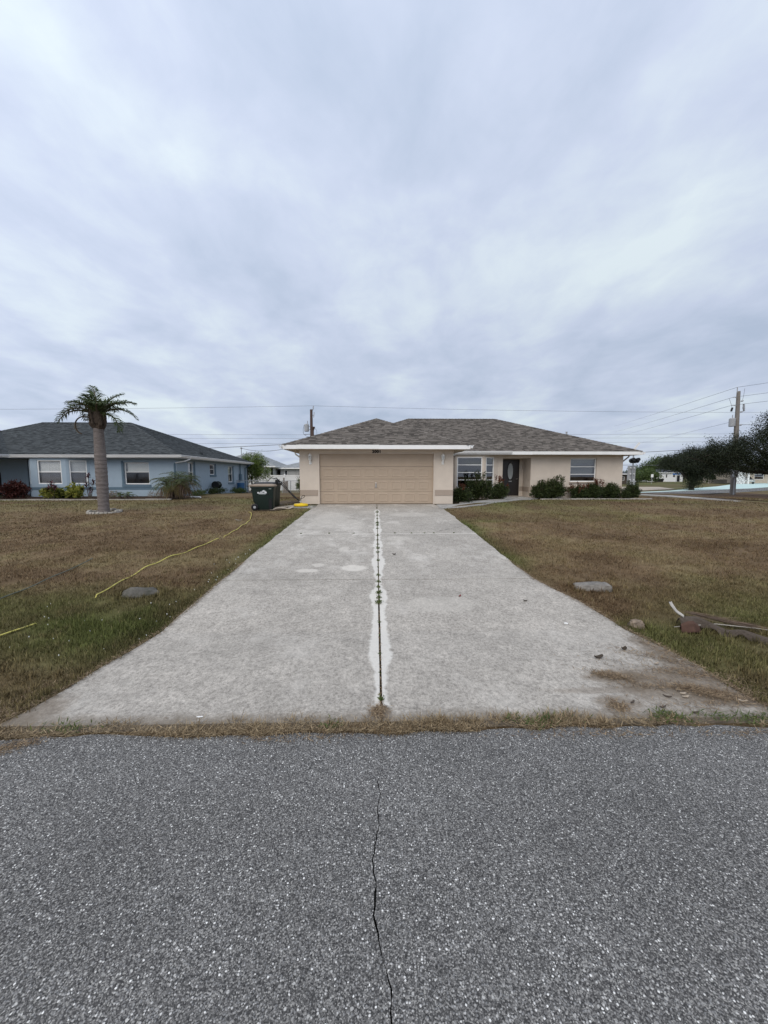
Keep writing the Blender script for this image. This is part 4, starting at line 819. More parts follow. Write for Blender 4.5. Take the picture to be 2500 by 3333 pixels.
# ================================================================== LAWN
def grass(y0, y1, dens, hmin, hmax, wd, seed, xlim=22, margin=.02):
    r = np.random.RandomState(seed); y = r.uniform(y0, y1, int(dens * (y1 - y0) * 2 * min(xlim, 1.12 * y1 + 1))); x = r.uniform(-min(xlim, 1.12 * y1 + 1), min(xlim, 1.12 * y1 + 1), len(y))
    k = np.abs(x) < 1.1 * y + .6
    inD = (x > dl(y) + margin) & (x < dr(y) - margin) & (y > 2.72) & (y < 16.6); k &= ~inD
    k &= y > road_edge(x) - .02
    k &= ~((y < 2.8) & (x > -2.9) & (x < 3.3) & (r.rand(len(x)) < np.clip(1.7 - 2.2 * vnoise(x, y * 0, .33, 91), .15, .96)))
    k &= ~((x > -3.5) & (x < 3.4) & (y > 16.3)); k &= ~((x > 2.4) & (x < 8.6) & (y > 14.9 + np.clip((x - 2.5) * .85, 0, 9)) & (y < 22)); k &= ~((x > 3) & (y > 19.7) & (x < 14)); k &= ~((x < -10.2) & (y > 19.9))
    k &= ~((x > 15.4 + (27.5 - y) * .2) & (x < 16.6 + (27.5 - y) * .2))
    x, y = x[k], y[k]; n = len(x)
    # clumpy cover with thin spots
    cl = .6 * vnoise(x, y, .22, seed + 1) + .4 * vnoise(x, y, .7, seed + 2); k = r.rand(n) < np.clip(cl * 2.1 - .25, .12, 1); x, y = x[k], y[k]; n = len(x)
    c = lawn_cols(x, y) * r.uniform(.5, 1.55, n)[:, None]; pale = r.rand(n) < .10; c[pale] = c[pale] * .5 + np.array([.17, .135, .08])
    grn = np.clip((c[:, 1] / c[:, 0] - .7) * 2.2, 0, 1); h = r.uniform(hmin, hmax, n) * (1 + .7 * grn) * (.7 + .6 * vnoise(x, y, .5, seed + 5)); w_ = wd * r.uniform(.7, 1.4, n)
    az = r.uniform(0, 6.283, n); lean = np.abs(r.normal(.75, .35, n)) * (1 - .35 * grn); dx, dy = np.cos(az), np.sin(az); sx, sy = -dy * w_ * .5, dx * w_ * .5; z = gzn(x, y) + .03 * (vnoise(x, y, 1.7, 31) - .5) * ((np.abs(x) < 40) & (y > 2.6)) - .004
    hx = np.sin(np.minimum(lean, 1.45)) * h; hz_ = np.cos(np.minimum(lean, 1.45)) * h
    P0 = np.stack([x - sx, y - sy, z], 1); P1_ = np.stack([x + sx, y + sy, z], 1)
    M0 = np.stack([x + dx * hx * .4 + sx * .8, y + dy * hx * .4 + sy * .8, z + hz_ * .62], 1); M1 = np.stack([x + dx * hx * .4 - sx * .8, y + dy * hx * .4 - sy * .8, z + hz_ * .62], 1); T = np.stack([x + dx * hx, y + dy * hx, z + hz_], 1)
    V = np.stack([P0, P1_, M0, M1, T], 1).reshape(-1, 3); i = np.arange(n) * 5
    return V, np.stack([i, i + 1, i + 2, i + 3], 1), np.stack([i + 3, i + 2, i + 4], 1), np.repeat(c, 5, 0)
parts = [grass(2.5, 6.0, 6500, .02, .055, .0045, 61), grass(6.0, 9.5, 2600, .022, .055, .007, 62), grass(9.5, 14, 950, .025, .055, .011, 63), grass(14, 22, 260, .025, .06, .018, 64)]
VV, QQ, TT, CC = [], [], [], []; off = 0
for v, q_, t_, c_ in parts: VV.append(v); QQ.append(q_ + off); TT.append(t_ + off); CC.append(c_); off += len(v)
stuff(npmesh('grass', np.concatenate(VV), np.concatenate(QQ), 'blade', cols=np.concatenate(CC), tris=np.concatenate(TT)), 'short brown dormant grass with green patches on the lawns', 'grass')

# taller tufts and weeds scattered through the turf, and round the stones
def tufts(cx, cy, per, hmin, hmax, wd, seed, name, label):
    r = np.random.RandomState(seed); k = ~((cx > dl(cy) - .0) & (cx < dr(cy)) & (cy > 2.7) & (cy < 16.6)); cx, cy = cx[k], cy[k]; n = len(cx) * per; sp = np.repeat(r.uniform(.012, .045, len(cx)), per)
    x = np.repeat(cx, per) + r.normal(0, 1, n) * sp; y = np.repeat(cy, per) + r.normal(0, 1, n) * sp; base = lawn_cols(cx, cy) * r.uniform(.7, 1.35, len(cx))[:, None]; pal = r.rand(len(cx)) < .3; base[pal] = base[pal] * .55 + np.array([.13, .105, .05]); c = np.repeat(base, per, 0) * r.uniform(.65, 1.4, n)[:, None]
    h = np.repeat(r.uniform(hmin, hmax, len(cx)), per) * r.uniform(.5, 1.15, n); az = r.uniform(0, 6.283, n); lean = np.abs(r.normal(.45, .3, n)); dx, dy = np.cos(az), np.sin(az); w_ = wd * r.uniform(.7, 1.3, n); sx, sy = -dy * w_ * .5, dx * w_ * .5; z = gzn(x, y) + .03 * (vnoise(x, y, 1.7, 31) - .5) - .004; hx = np.sin(lean) * h; hz_ = np.cos(lean) * h
    V = np.stack([np.stack([x - sx, y - sy, z], 1), np.stack([x + sx, y + sy, z], 1), np.stack([x + dx * hx * .4 + sx * .8, y + dy * hx * .4 + sy * .8, z + hz_ * .62], 1), np.stack([x + dx * hx * .4 - sx * .8, y + dy * hx * .4 - sy * .8, z + hz_ * .62], 1), np.stack([x + dx * hx, y + dy * hx, z + hz_], 1)], 1).reshape(-1, 3); i = np.arange(n) * 5
    return stuff(npmesh(name, V, np.stack([i, i + 1, i + 2, i + 3], 1), 'blade', cols=np.repeat(c, 5, 0), tris=np.stack([i + 3, i + 2, i + 4], 1)), label, 'grass')
r = np.random.RandomState(140)
ty = 2.7 + 11 * r.rand(5200) ** 1.6; tx = r.uniform(-1.08, 1.08, 5200) * (ty + .5); kk = r.rand(5200) < np.clip(2.4 * vnoise(tx, ty, .9, 141) - .45, .1, 1); tx, ty = tx[kk], ty[kk]
tufts(tx, ty, 16, .035, .085, .006, 142, 'grass_tufts', 'taller tufts standing out of the mown lawn')
sx_ = np.concatenate([-3.60 + .36 * np.cos(np.linspace(0, 6.28, 40)), 3.46 + .36 * np.cos(np.linspace(0, 6.28, 44)), 3.26 + .13 * np.cos(np.linspace(0, 6.28, 14)), r.uniform(3.6, 5.0, 26)]) + r.normal(0, .03, 124); sy_ = np.concatenate([5.84 + .22 * np.sin(np.linspace(0, 6.28, 40)), 5.95 + .2 * np.sin(np.linspace(0, 6.28, 44)), 4.6 + .1 * np.sin(np.linspace(0, 6.28, 14)), r.uniform(4.1, 4.6, 26)]) + r.normal(0, .03, 124)
tufts(sx_, sy_, 22, .06, .13, .006, 143, 'grass_tufts', 'long grass growing round the field stones')
# straw and thatch: along the road edge, the driveway rim and the broken corner
def straw(name, label, x, y, ln, m, seed, zoff=.004, tilt=.18, wd=.004):
    r = np.random.RandomState(seed); n = len(x); az = r.uniform(0, 6.283, n); el = np.abs(r.normal(0, tilt, n)); d = np.stack([np.cos(az) * np.cos(el), np.sin(az) * np.cos(el), np.sin(el)], 1)
    onD = (x > dl(y)) & (x < dr(y)) & (y > 2.76); z = gzn(x * 0, y) + np.where(onD, LZ * np.clip((y - 2.7) / .9, .15, 1), 0) + zoff + r.uniform(0, .012, n)
    z = np.where(y < road_edge(x), .004, z)
    c = np.stack([x, y, z], 1); V, Q = leaf_quads(c, d, np.tile([0, 0, 1.0], (n, 1)) + r.normal(size=(n, 3)) * .3, ln * r.uniform(.4, 1.5, n), wd * r.uniform(.7, 1.6, n))
    return stuff(npmesh(name, V, Q, m), label, 'straw')
r = np.random.RandomState(90)
nv = 11000; xv = r.uniform(-3.6, 3.9, nv); yv_ = road_edge(xv) + .005 + np.abs(r.normal(0, .055, nv)) ; kv = (r.rand(nv) < np.clip(2.2 * vnoise(xv, yv_ * 0, .3, 91) - .25, .08, 1)) & (yv_ < 2.86); straw('dry_grass', 'matted dry grass along the road edge at the driveway mouth', xv[kv], yv_[kv], .05, 'straw', 92, .003, .22, .0035)
# upright tufts in the strip
cx_ = r.uniform(-3.4, 3.8, 20); cx_ = np.concatenate([cx_, r.normal(1.35, .3, 24), r.normal(-.75, .3, 10), r.normal(.5, .10, 10)]); nx_ = len(cx_)
xv = np.repeat(cx_, 60) + r.normal(0, .035, nx_ * 60); yv_ = np.repeat(road_edge(cx_) + r.uniform(.03, .14, nx_), 60) + r.normal(0, .02, nx_ * 60)
straw('dry_grass', 'upright tufts of bleached grass in the strip beside the road', xv, yv_, .06, 'straw', 93, .0, .6, .0035)
gx = np.concatenate([r.normal(1.25, .12, 260), r.normal(2.25, .08, 200), r.normal(2.8, .2, 260), r.normal(-2.25, .12, 120), r.normal(-.33, .04, 50)]); straw('weeds', 'low green weeds among the dry grass beside the road', gx, road_edge(gx) + np.abs(r.normal(.08, .035, len(gx))), .045, 'weed', 94, .004, .7, .007)
# rim of clippings on both edges
yv_ = r.uniform(2.8, 7.5, 5200); sdn = r.rand(5200) < .5; kx = np.where(sdn, dl(yv_) - np.abs(r.normal(0, .05, 5200)) + .03, dr(yv_) + np.abs(r.normal(0, .05, 5200)) - .03); straw('grass_clippings', 'dead clippings along the driveway edges', kx, yv_, .05, 'dead', 95, .006, .2, .004)
# debris washed onto the right front corner
def blob(cx, cy, sx, sy, n, rot=0): a = r.normal(0, sx, n); b = r.normal(0, sy, n); return cx + a * math.cos(rot) - b * math.sin(rot), cy + a * math.sin(rot) + b * math.cos(rot)
bl = [blob(2.85, 3.08, .14, .05, 1500, -.5), blob(2.18, 3.38, .10, .035, 650, -.45), blob(2.9, 3.42, .16, .05, 520, -.3), blob(2.55, 3.18, .22, .03, 350, -.1), blob(1.95, 2.90, .04, .05, 330), blob(2.85, 3.75, .2, .06, 420, -.6), blob(2.62, 2.90, .25, .04, 260), blob(.02, 2.87, .035, .05, 420), blob(-3.1, 2.85, .14, .09, 900, .2), blob(-2.5, 2.52, .10, .035, 420, .5), blob(-.6, 2.57, .25, .02, 160), blob(1.6, 2.57, .3, .02, 160), blob(2.7, 2.56, .2, .02, 120), blob(-2.95, 3.2, .06, .15, 400), blob(3.05, 3.9, .07, .25, 800), blob(3.2, 3.2, .08, .2, 900), blob(2.5, 3.45, .3, .18, 350)]
xv = np.concatenate([b[0] for b in bl]); yv_ = np.concatenate([b[1] for b in bl]); straw('debris', 'brown grass debris washed onto the broken driveway corner', xv, yv_, .045, 'dead', 96, .004, .2, .004)
# tiny white clover heads on the left lawn
nf = 48; fx_ = np.concatenate([r.uniform(-4.6, -2.9, 22), -2.68 - np.abs(r.normal(0, .18, 26))]); fy_ = np.concatenate([r.uniform(3.6, 5.4, 22), r.uniform(4.0, 8.5, 26)]); z0_ = gzn(fx_, fy_) + r.uniform(.02, .045, nf); VV = []; TQ = []
for i in range(nf):
    s_ = rnd.uniform(.004, .007); k = len(VV); c = np.array([fx_[i], fy_[i], z0_[i]]); VV += [c + [s_, 0, 0], c + [0, s_, 0], c - [s_, 0, 0], c - [0, s_, 0], c + [0, 0, s_], c - [0, 0, s_ * 4]]
    for a, b in ((0, 1), (1, 2), (2, 3), (3, 0)): TQ += [(k + a, k + b, k + 4), (k + b, k + a, k + 5)]
stuff(npmesh('clover_flowers', np.array(VV), None, 'whitelitter', tris=TQ), 'tiny white clover heads scattered in the left lawn', 'flowers')

# weeds in the long joint
wpos = [(3.05, .04), (3.5, .02), (3.9, .025), (4.4, .02), (4.75, .03), (5.35, .075), (5.55, .06), (5.75, .07), (6.0, .05), (6.25, .05), (6.6, .05), (7.1, .03), (7.55, .05), (8.2, .05), (8.55, .06), (8.95, .045), (9.4, .05), (9.95, .06), (10.9, .05), (11.4, .08), (11.8, .09), (12.6, .05), (13.3, .05), (14.0, .09), (15.2, .05)]
def weed(x, y, s, seed, lab, grp):
    z = sz(y) - .01; rr_ = np.random.RandomState(seed); n = int(36 + 500 * s); a = rr_.uniform(0, 6.28, n); el = rr_.uniform(.1, 1.3, n); d = np.stack([np.cos(a) * np.cos(el), np.sin(a) * np.cos(el), np.sin(el)], 1)
    c = np.array([x, y, z]) + np.stack([rr_.normal(0, s * .3, n), rr_.normal(0, s * .35, n), np.abs(rr_.normal(0, s * .25, n))], 1); V, Q = leaf_quads(c, d, rdir(rr_, n), rr_.uniform(.4, 1, n) * s * .75, .012)
    return tag(npmesh('weed', V, Q, 'weed', org=(x, y, z)), lab, 'weed', grp)
ORD = ['first', 'second', 'third', 'fourth', 'fifth', 'sixth', 'seventh', 'eighth', 'ninth', 'tenth', 'eleventh', 'twelfth', 'thirteenth', 'fourteenth', 'fifteenth', 'sixteenth', 'seventeenth', 'eighteenth', 'nineteenth', 'twentieth']
for i, (y, s) in enumerate(wpos):
    k = len(wpos) - 1 - i
    lab = 'largest dark green weed tuft in the long driveway joint' if i == 5 else ('green weed in the long driveway joint, %s from the road' % ORD[i] if i < 13 else ('green weed in the long driveway joint, %s from the garage door' % ORD[k]))
    weed(JX, y, s, 300 + i, lab, 'weeds in the long joint')
for i, x in enumerate((-2.0, -1.25, -.6, .5, .95, 1.3, 1.55, 2.1)): weed(x, 10.24, .04, 340 + i, 'small weed in the cross joint of the driveway, %s from the left' % ORD[i], 'weeds in the cross joint')
n = 1400; jy = r.uniform(2.9, 15.5, n); straw('joint_moss', 'dark moss and dirt filling the long driveway joint', JX + r.normal(0, .005, n), jy, .022, 'dead', 97, -.012, .5, .006)

# ================================================================== THINGS ON THE LAWN AND DRIVEWAY
import bmesh
def rock(name, label, cat, x, y, rx, ry, h, m, seed, rot=0, sink=.04, flat=.6, tilt=0):
    """angular field stone: hull of scattered points, edges worn down"""
    rr_ = np.random.RandomState(seed); z = gz(x, y) - sink; bm = bmesh.new()
    for i in range(46):
        d = unit(rr_.normal(size=3)); d[2] = abs(d[2]); p = np.sign(d) * np.abs(d) ** flat * rr_.uniform(.82, 1.05, 3); px_, py_ = rx * p[0], ry * p[1]
        zz_ = h * p[2] * (1 + tilt * p[0]) if d[2] > .12 else -.03
        bm.verts.new((px_ * math.cos(rot) - py_ * math.sin(rot), px_ * math.sin(rot) + py_ * math.cos(rot), zz_))
    r_ = bmesh.ops.convex_hull(bm, input=bm.verts); bmesh.ops.delete(bm, geom=[v for v in bm.verts if not v.link_faces], context='VERTS')
    bmesh.ops.subdivide_edges(bm, edges=bm.edges[:], cuts=2, use_grid_fill=True, smooth=.25)
    for v in bm.verts: v.co += Vector(rr_.normal(size=3)) * .006
    me = bpy.data.meshes.new(name); bm.to_mesh(me); bm.free(); me.materials.append(MT[m]); me.polygons.foreach_set('use_smooth', [True] * len(me.polygons)); o = bpy.data.objects.new(name, me); C.objects.link(o); o.location = (x, y, z); return tag(o, label, cat)
rock('boulder', 'grey rounded boulder half sunk in the lawn left of the driveway', 'boulder', -3.60, 5.84, .29, .17, .19, 'darkstone', 5, .35, .085, .7, -.3)
rock('boulder', 'flat grey stone slab in the grass right of the driveway', 'boulder', 3.46, 5.95, .30, .16, .17, 'stone', 8, -.12, .075, .45, .1)
rock('rock', 'small brown rock beside the right driveway edge', 'rock', 3.26, 4.6, .10, .075, .11, 'brownstone', 12, .2, .015, .7)
# yellow hose lying across the left lawn; it dips under the grass in places
hp = [(-4.75, 14.35), (-4.5, 13.9), (-4.16, 12.75), (-3.98, 11.7), (-3.93, 10.05), (-3.95, 9.6), (-4.08, 8.72), (-4.22, 7.93), (-4.28, 7.37), (-4.28, 6.71), (-4.23, 6.16), (-4.2, 5.78), (-4.22, 5.25), (-4.34, 4.78), (-4.42, 4.5), (-4.47, 4.2), (-4.5, 3.9)]
def spline(ps, k):
    ps = [Vector((p[0], p[1], p[2] if len(p) > 2 else 0)) for p in ps]; o = []
    for i in range(len(ps) - 1):
        p0, p1, p2, p3 = ps[max(i - 1, 0)], ps[i], ps[i + 1], ps[min(i + 2, len(ps) - 1)]
        for j in range(k):
            t = j / k; o.append(.5 * ((2 * p1) + (p2 - p0) * t + (2 * p0 - 5 * p1 + 4 * p2 - p3) * t * t + (3 * p1 - p0 - 3 * p2 + p3) * t ** 3))
    return o + [ps[-1]]
hs = []
for p in spline(hp, 10):
    bury = -.035 if 4.85 < p.y < 5.72 else (-.012 if 9.65 < p.y < 9.95 else .026 + .022 * math.sin(p.y * 5.3 + 1) * math.sin(p.y * 2.1))
    hs.append((p.x, p.y, gz(p.x, p.y) + bury + .006 * math.sin(p.y * 9)))
tag(MB().tube(hs, .0095, 8).build('garden_hose', 'yhose', smooth=True), 'yellow hose running over the left lawn towards the green bin', 'hose')
tag(MB().tube([(p.x, p.y, gz(p.x, p.y) + .035 + .006 * math.sin(p.y * 7)) for p in spline([(-5.45, 4.9), (-5.47, 5.56), (-5.5, 6.2), (-5.58, 6.85), (-5.64, 7.4), (-5.75, 7.8)], 10)], .009, 8).build('garden_hose', 'cable', smooth=True), 'thin dull green hose at the left edge of the lawn', 'hose')
# fallen palm boot with its frayed fibre
fp = thing('fallen_palm_boot', 'dried palm frond base lying in the grass by the right edge', 'palm debris', (4.1, 4.5, gz(4.1, 4.5)))
z0_ = gz(4, 4.5)
def sheet(name, m, parent, ctr, wid, up, th=.01):
    """a curled leathery strip: centre line, half widths, edge lift"""
    mb_ = MB(); n = len(ctr)
    for i in range(n):
        p = Vector(ctr[i]); d = (Vector(ctr[min(i + 1, n - 1)]) - Vector(ctr[max(i - 1, 0)])).normalized(); s = d.cross(Vector((0, 0, 1))).normalized()
        for k in range(5):
            t = (k - 2) / 2; q = p + s * wid[i] * t + Vector((0, 0, up[i] * t * t)); mb_.v.append(tuple(q)); mb_.v.append(tuple(q - Vector((0, 0, th))))
    for i in range(n - 1):
        for k in range(4):
            a = (i * 5 + k) * 2; b = a + 2; c = a + 10; d_ = c + 2; mb_.f += [(a, b, d_, c), (a + 1, c + 1, d_ + 1, b + 1)]
        a = i * 10; c = a + 10; mb_.f += [(a, c, c + 1, a + 1), (a + 8, a + 9, c + 9, c + 8)]
    mb_.f += [tuple(list(range(0, 10, 2)) + list(range(9, 0, -2))), tuple(list(range((n - 1) * 10 + 8, (n - 1) * 10 - 1, -2)) + list(range((n - 1) * 10 + 1, (n - 1) * 10 + 10, 2)))]
    return mb_.build(name, m, parent, smooth=False)
ctr = spline([(3.80, 4.60, z0_ + .13), (3.98, 4.56, z0_ + .16), (4.10, 4.46, z0_ + .11), (4.20, 4.36, z0_ + .07), (4.30, 4.28, z0_ + .10), (4.40, 4.18, z0_ + .08), (4.55, 4.02, z0_ + .05), (4.75, 3.85, z0_ + .03)], 4); nn = len(ctr)
sheet('sheath', 'boot', fp, [tuple(p) for p in ctr], [.05 + .02 * math.sin(i * .7) for i in range(nn)], [-.07 + .03 * math.sin(i * .9) for i in range(nn)])
sheet('boot_heel', 'bootred', fp, [(3.72, 4.47, z0_ + .10), (3.78, 4.45, z0_ + .14), (3.85, 4.45, z0_ + .145), (3.92, 4.46, z0_ + .10), (3.95, 4.47, z0_ + .05)], [.03, .05, .055, .045, .03], [-.09, -.11, -.11, -.09, -.05], .012)
sheet('cut_end', 'bootwhite', fp, [(3.86, 4.60, z0_ + .13), (3.80, 4.65, z0_ + .18), (3.77, 4.70, z0_ + .25), (3.765, 4.72, z0_ + .29)], [.038, .036, .03, .022], [.02, .02, .02, .01], .01)
MB().tube([(3.66, 4.50, z0_ + .05), (3.8, 4.50, z0_ + .06), (4.2, 4.52, z0_ + .075), (4.6, 4.45, z0_ + .05), (5.0, 4.32, z0_ + .03)], [.004, .007, .007, .006, .004], 6).build('midrib', 'palestone', fp)
V, Q = [], []; rr_ = np.random.RandomState(5); nb = 260; t_ = rr_.uniform(0, 1, nb); c = np.stack([3.85 + t_ * .7, 4.66 - t_ * .16 + rr_.normal(0, .02, nb), z0_ + .19 - .12 * t_ + rr_.normal(0, .012, nb)], 1); d = np.stack([np.ones(nb), -.28 + rr_.normal(0, .10, nb), -.17 + rr_.normal(0, .06, nb)], 1); V, Q = leaf_quads(c, d, rdir(rr_, nb), rr_.uniform(.15, .5, nb), .004); npmesh('fibre', V, Q, 'shag', fp)
# litter
def chip(name, label, cat, x, y, L_, W_, m, seed, rot, curl=.012, n=7, group=None):
    rr_ = np.random.RandomState(seed); z = (sz(y) if dl(y) < x < dr(y) else gz(x, y) + .035) + .006; ps = []
    for i in range(n): t = i / (n - 1) - .5; ps.append((x + L_ * t * math.cos(rot), y + L_ * t * math.sin(rot), z + curl * (4 * t * t) + rr_.uniform(0, .002)))
    o = sheet(name, m, None, ps, [W_ * .5 * math.sqrt(max(.05, 1 - (2 * (i / (n - 1) - .5)) ** 2)) for i in range(n)], [curl * .6] * n, .003); return tag(o, label, cat, group)
chip('litter', 'small red wrapper lying on the driveway', 'litter', 1.25, 5.58, .07, .025, 'redlitter', 1, .9); chip('dead_leaf', 'curled dark leaf lying alone on the driveway middle right', 'leaf', 2.16, 5.38, .06, .03, 'bark', 2, -.2)
chip('dead_leaf', 'dark crumpled leaf on the driveway, nearest the debris heap', 'leaf', 2.28, 3.74, .11, .05, 'bark', 3, .25, .02); chip('dead_leaf', 'dark curled leaf near the right driveway edge', 'leaf', 2.66, 3.92, .06, .05, 'bark', 4, .3, .025)
chip('dead_leaf', 'small dark leaf speck beside the long joint', 'leaf', .38, 8.0, .07, .05, 'bark', 5, 0, .02)
chip('palm_scrap', 'pale bark scrap on the lawn between hose and driveway', 'litter', -4.35, 12.2, .22, .05, 'palestone', 6, -.15, .03); chip('litter', 'short white stick at the driveway front edge', 'litter', -1.36, 2.83, .05, .014, 'whitelitter', 7, 0, .002)
for i, (x, y, rot) in enumerate(((2.62, 3.07, .1), (2.45, 3.03, -.5), (2.60, 3.02, .1), (2.1, 2.95, .6), (3.02, 2.95, -.4), (2.30, 2.88, .2), (2.78, 3.6, .3), (2.5, 2.80, .1))): chip('dead_leaf', 'dry tan leaf lying on the debris covered driveway corner', 'leaf', x, y, .065, .018, 'pinkstucco' if i % 2 == 0 else 'boot', 20 + i, rot, .008, group='dry leaves on the driveway corner')
m = MB(); ph = [(2.40 + .018 * math.cos(a), 4.66 + .018 * math.sin(a), sz(4.66) + .008) for a in np.linspace(0, 6.283, 21)]; m.tube(ph, .006, 6, False); tag(m.build('litter', 'whitelitter'), 'small white plastic ring on the right half of the driveway', 'litter')
# palm bark pieces by the bin
def bark_piece(lab, ps, wd_, m): tag(sheet('palm_bark', m, None, [tuple(p) for p in spline([(x, y, gz(x, y) + z) for x, y, z in ps], 4)], [wd_] * (4 * (len(ps) - 1) + 1), [-.03] * (4 * (len(ps) - 1) + 1), .012), lab, 'palm debris')
bark_piece('curved pale palm bark strip on the ground beside the green bin', [(-4.05, 14.75, .03), (-3.85, 14.95, .09), (-3.6, 15.05, .08), (-3.42, 15.1, .05), (-3.3, 15.22, .10)], .06, 'pinkstucco'); bark_piece('flat tan palm bark sheet behind the curved strip', [(-4.0, 15.5, .03), (-3.7, 15.7, .05), (-3.35, 15.95, .06)], .12, 'pinkstucco')
bark_piece('dark bark slab lying behind the bins', [(-3.9, 17.3, .04), (-3.6, 17.5, .06), (-3.35, 17.6, .04)], .10, 'boot')
m = MB(); m.poly([(x, y, gz(x, y) + .022) for x, y in ((-4.7, 14.6), (-3.8, 14.6), (-3.3, 15.2), (-3.4, 18.5), (-4.4, 19), (-4.9, 16.5))]); struct(m.build('bare_earth', 'dirt'))

# ================================================================== BINS AND SURFACE CLEANER
def bin_(lab, x, y, rot, full=True, seed=0):
    z = gz(x, y) - .01; t = thing('wheelie_bin', lab, 'bin', (0, 0, 0), 'wheelie bins by the garage'); t.location = (x, y, z); t.rotation_euler = (0, 0, rot)
    # local: length along X (wheels at -X), width along Y
    def ringp(x0, x1, w_, zz_, k=4):
        x0 -= .02; x1 += .02; pts = []; rd = .05
        for (cx2, cy2, a0) in ((x1 - rd, w_ - rd, 0), (x0 + rd, w_ - rd, 90), (x0 + rd, -w_ + rd, 180), (x1 - rd, -w_ + rd, 270)):
            for i in range(k + 1): a = R(a0 + 90 * i / k); pts.append((cx2 + rd * math.cos(a), cy2 + rd * math.sin(a), zz_))
        return pts
    def loft(rings):
        m = MB(); n = len(rings[0])
        for r_ in rings: m.v += r_
        for i in range(len(rings) - 1):
            for a in range(n): b = (a + 1) % n; m.f.append((i * n + a, i * n + b, (i + 1) * n + b, (i + 1) * n + a))
        m.f.append(tuple(range(n - 1, -1, -1))); m.f.append(tuple((len(rings) - 1) * n + a for a in range(n))); return m
    def add(m, name, mt, par, sm=False):
        me = bpy.data.meshes.new(name); me.from_pydata(m.v, [], m.f); me.update(); me.materials.append(MT[mt]); o = bpy.data.objects.new(name, me); C.objects.link(o); o.parent = par
        if sm: me.polygons.foreach_set('use_smooth', [True] * len(me.polygons)); md = o.modifiers.new('e', 'EDGE_SPLIT'); md.split_angle = R(35)
        return o
    body = add(loft([ringp(-.24, .33, .25, .03), ringp(-.27, .335, .26, .10), ringp(-.37, .355, .29, .45), ringp(-.40, .375, .305, .80), ringp(-.41, .385, .31, .86), ringp(-.45, .41, .335, .865), ringp(-.45, .41, .335, .91)]), 'body', 'bin', t, True)
    add(loft([ringp(-.36, .30, .20, .30), ringp(-.385, .305, .21, .40)]), 'grip_recess', 'blackpl', body)
    ld = loft([ringp(-.50, .43, .345, .912), ringp(-.51, .435, .35, .945), ringp(-.46, .39, .31, .985), ringp(-.30, .25, .2, 1.005)])
    lid = add(ld, 'lid', 'lid' if full else 'blackpl', t, True)
    m = MB(); m.box(-.59, -.51, -.30, .30, .915, .945); add(m, 'lid_handle', 'blackpl', lid)
    for s in (-1, 1):
        m = MB(); prof = [(.0, .0), (.105, .0), (.13, .012), (.13, .05), (.105, .062), (.0, .062)]; n = 22; base = 0
        for k, (pr, py) in enumerate(prof[1:-1]):
            for a in range(n): q = 2 * math.pi * a / n; m.v.append((-.32 + pr * math.cos(q), s * (.25 + py), .13 + pr * math.sin(q)))
        for k in range(3):
            for a in range(n): b = (a + 1) % n; m.f.append((k * n + a, k * n + b, (k + 1) * n + b, (k + 1) * n + a))
        m.f.append(tuple(range(n))); m.f.append(tuple(3 * n + a for a in range(n))); wh = add(m, 'wheel', 'blackpl', t)
        m = MB(); m.tube([(-.32, s * .312, .13), (-.32, s * .322, .13)], .05, 12); add(m, 'hub', 'greymetal', wh)
    m = MB(); m.tube([(-.32, -.26, .13), (-.32, .26, .13)], .014, 8); add(m, 'axle', 'steel', t)
    if full:
        m = MB(); m.box(.10, .24, -.318, -.3, .60, .625); add(m, 'molded_grip', 'blackpl', body)
        # print on the side: the white brushy wordmark with a peaked emblem and a faint line under it
        yl = lambda zz_: -.262 - (zz_ - .10) / .70 * .0445 - .0025
        P_ = lambda a, b: (a, yl(b), b)
        lg = MB()
        strokes = [[(-.21, .70), (-.175, .70), (-.165, .655), (-.195, .645)], [(-.17, .655), (-.15, .655), (-.135, .705), (-.155, .71)], [(-.165, .645), (.06, .645), (.065, .675), (-.155, .675)], [(-.10, .672), (-.085, .672), (-.06, .722), (-.075, .735)], [(-.068, .735), (-.055, .72), (-.01, .674), (-.045, .674)], [(.035, .648), (.115, .648), (.12, .705), (.04, .68)], [(.108, .65), (.132, .655), (.128, .715), (.108, .73)]]
        em = [[(-.035, .72), (.025, .765), (.105, .725), (.10, .735), (.03, .778), (-.04, .735)], [(-.03, .72), (.02, .705), (.04, .74), (.02, .765)], [(.05, .70), (.10, .712), (.09, .735), (.045, .75)]]
        for k, s_ in enumerate(strokes + em): lg.poly([(a, yl(b) - .0006 * k, b) for a, b in s_])
        add(lg, 'logo_print', 'logo', body)
        lg = MB()
        for k in range(9): xx = -.155 + k * .029; lg.poly([P_(xx, .604), P_(xx + .021, .604), P_(xx + .021, .622), P_(xx, .622)])
        add(lg, 'logo_print', 'logo_dim', body)
        m = MB(); m.poly([(.22, yl(.82) - .001, .815), (.31, yl(.82) - .001, .815), (.31, yl(.835) - .001, .835), (.22, yl(.835) - .001, .835)]); m.poly([(.24, yl(.38) - .006, .375), (.30, yl(.38) - .006, .375), (.30, yl(.4) - .006, .40), (.24, yl(.4) - .006, .40)]); add(m, 'sticker', 'logo_dim', body)
        m = MB(); m.box(.20, .32, -.296, -.26, .05, .46); add(m, 'side_rib', 'blackpl', body)
    return t
b1_ = bin_('dark green wheelie bin with faded tan lid and white print', -4.32, 14.98, R(7)); b2_ = bin_('black wheelie bin standing half hidden behind the green one', -4.42, 16.0, R(-8), False)
sc_ = thing('surface_cleaner', 'yellow round surface cleaner with its wand leaning on the bins', 'pressure cleaner', (-3.05, 15.68, .612))
pz = .615
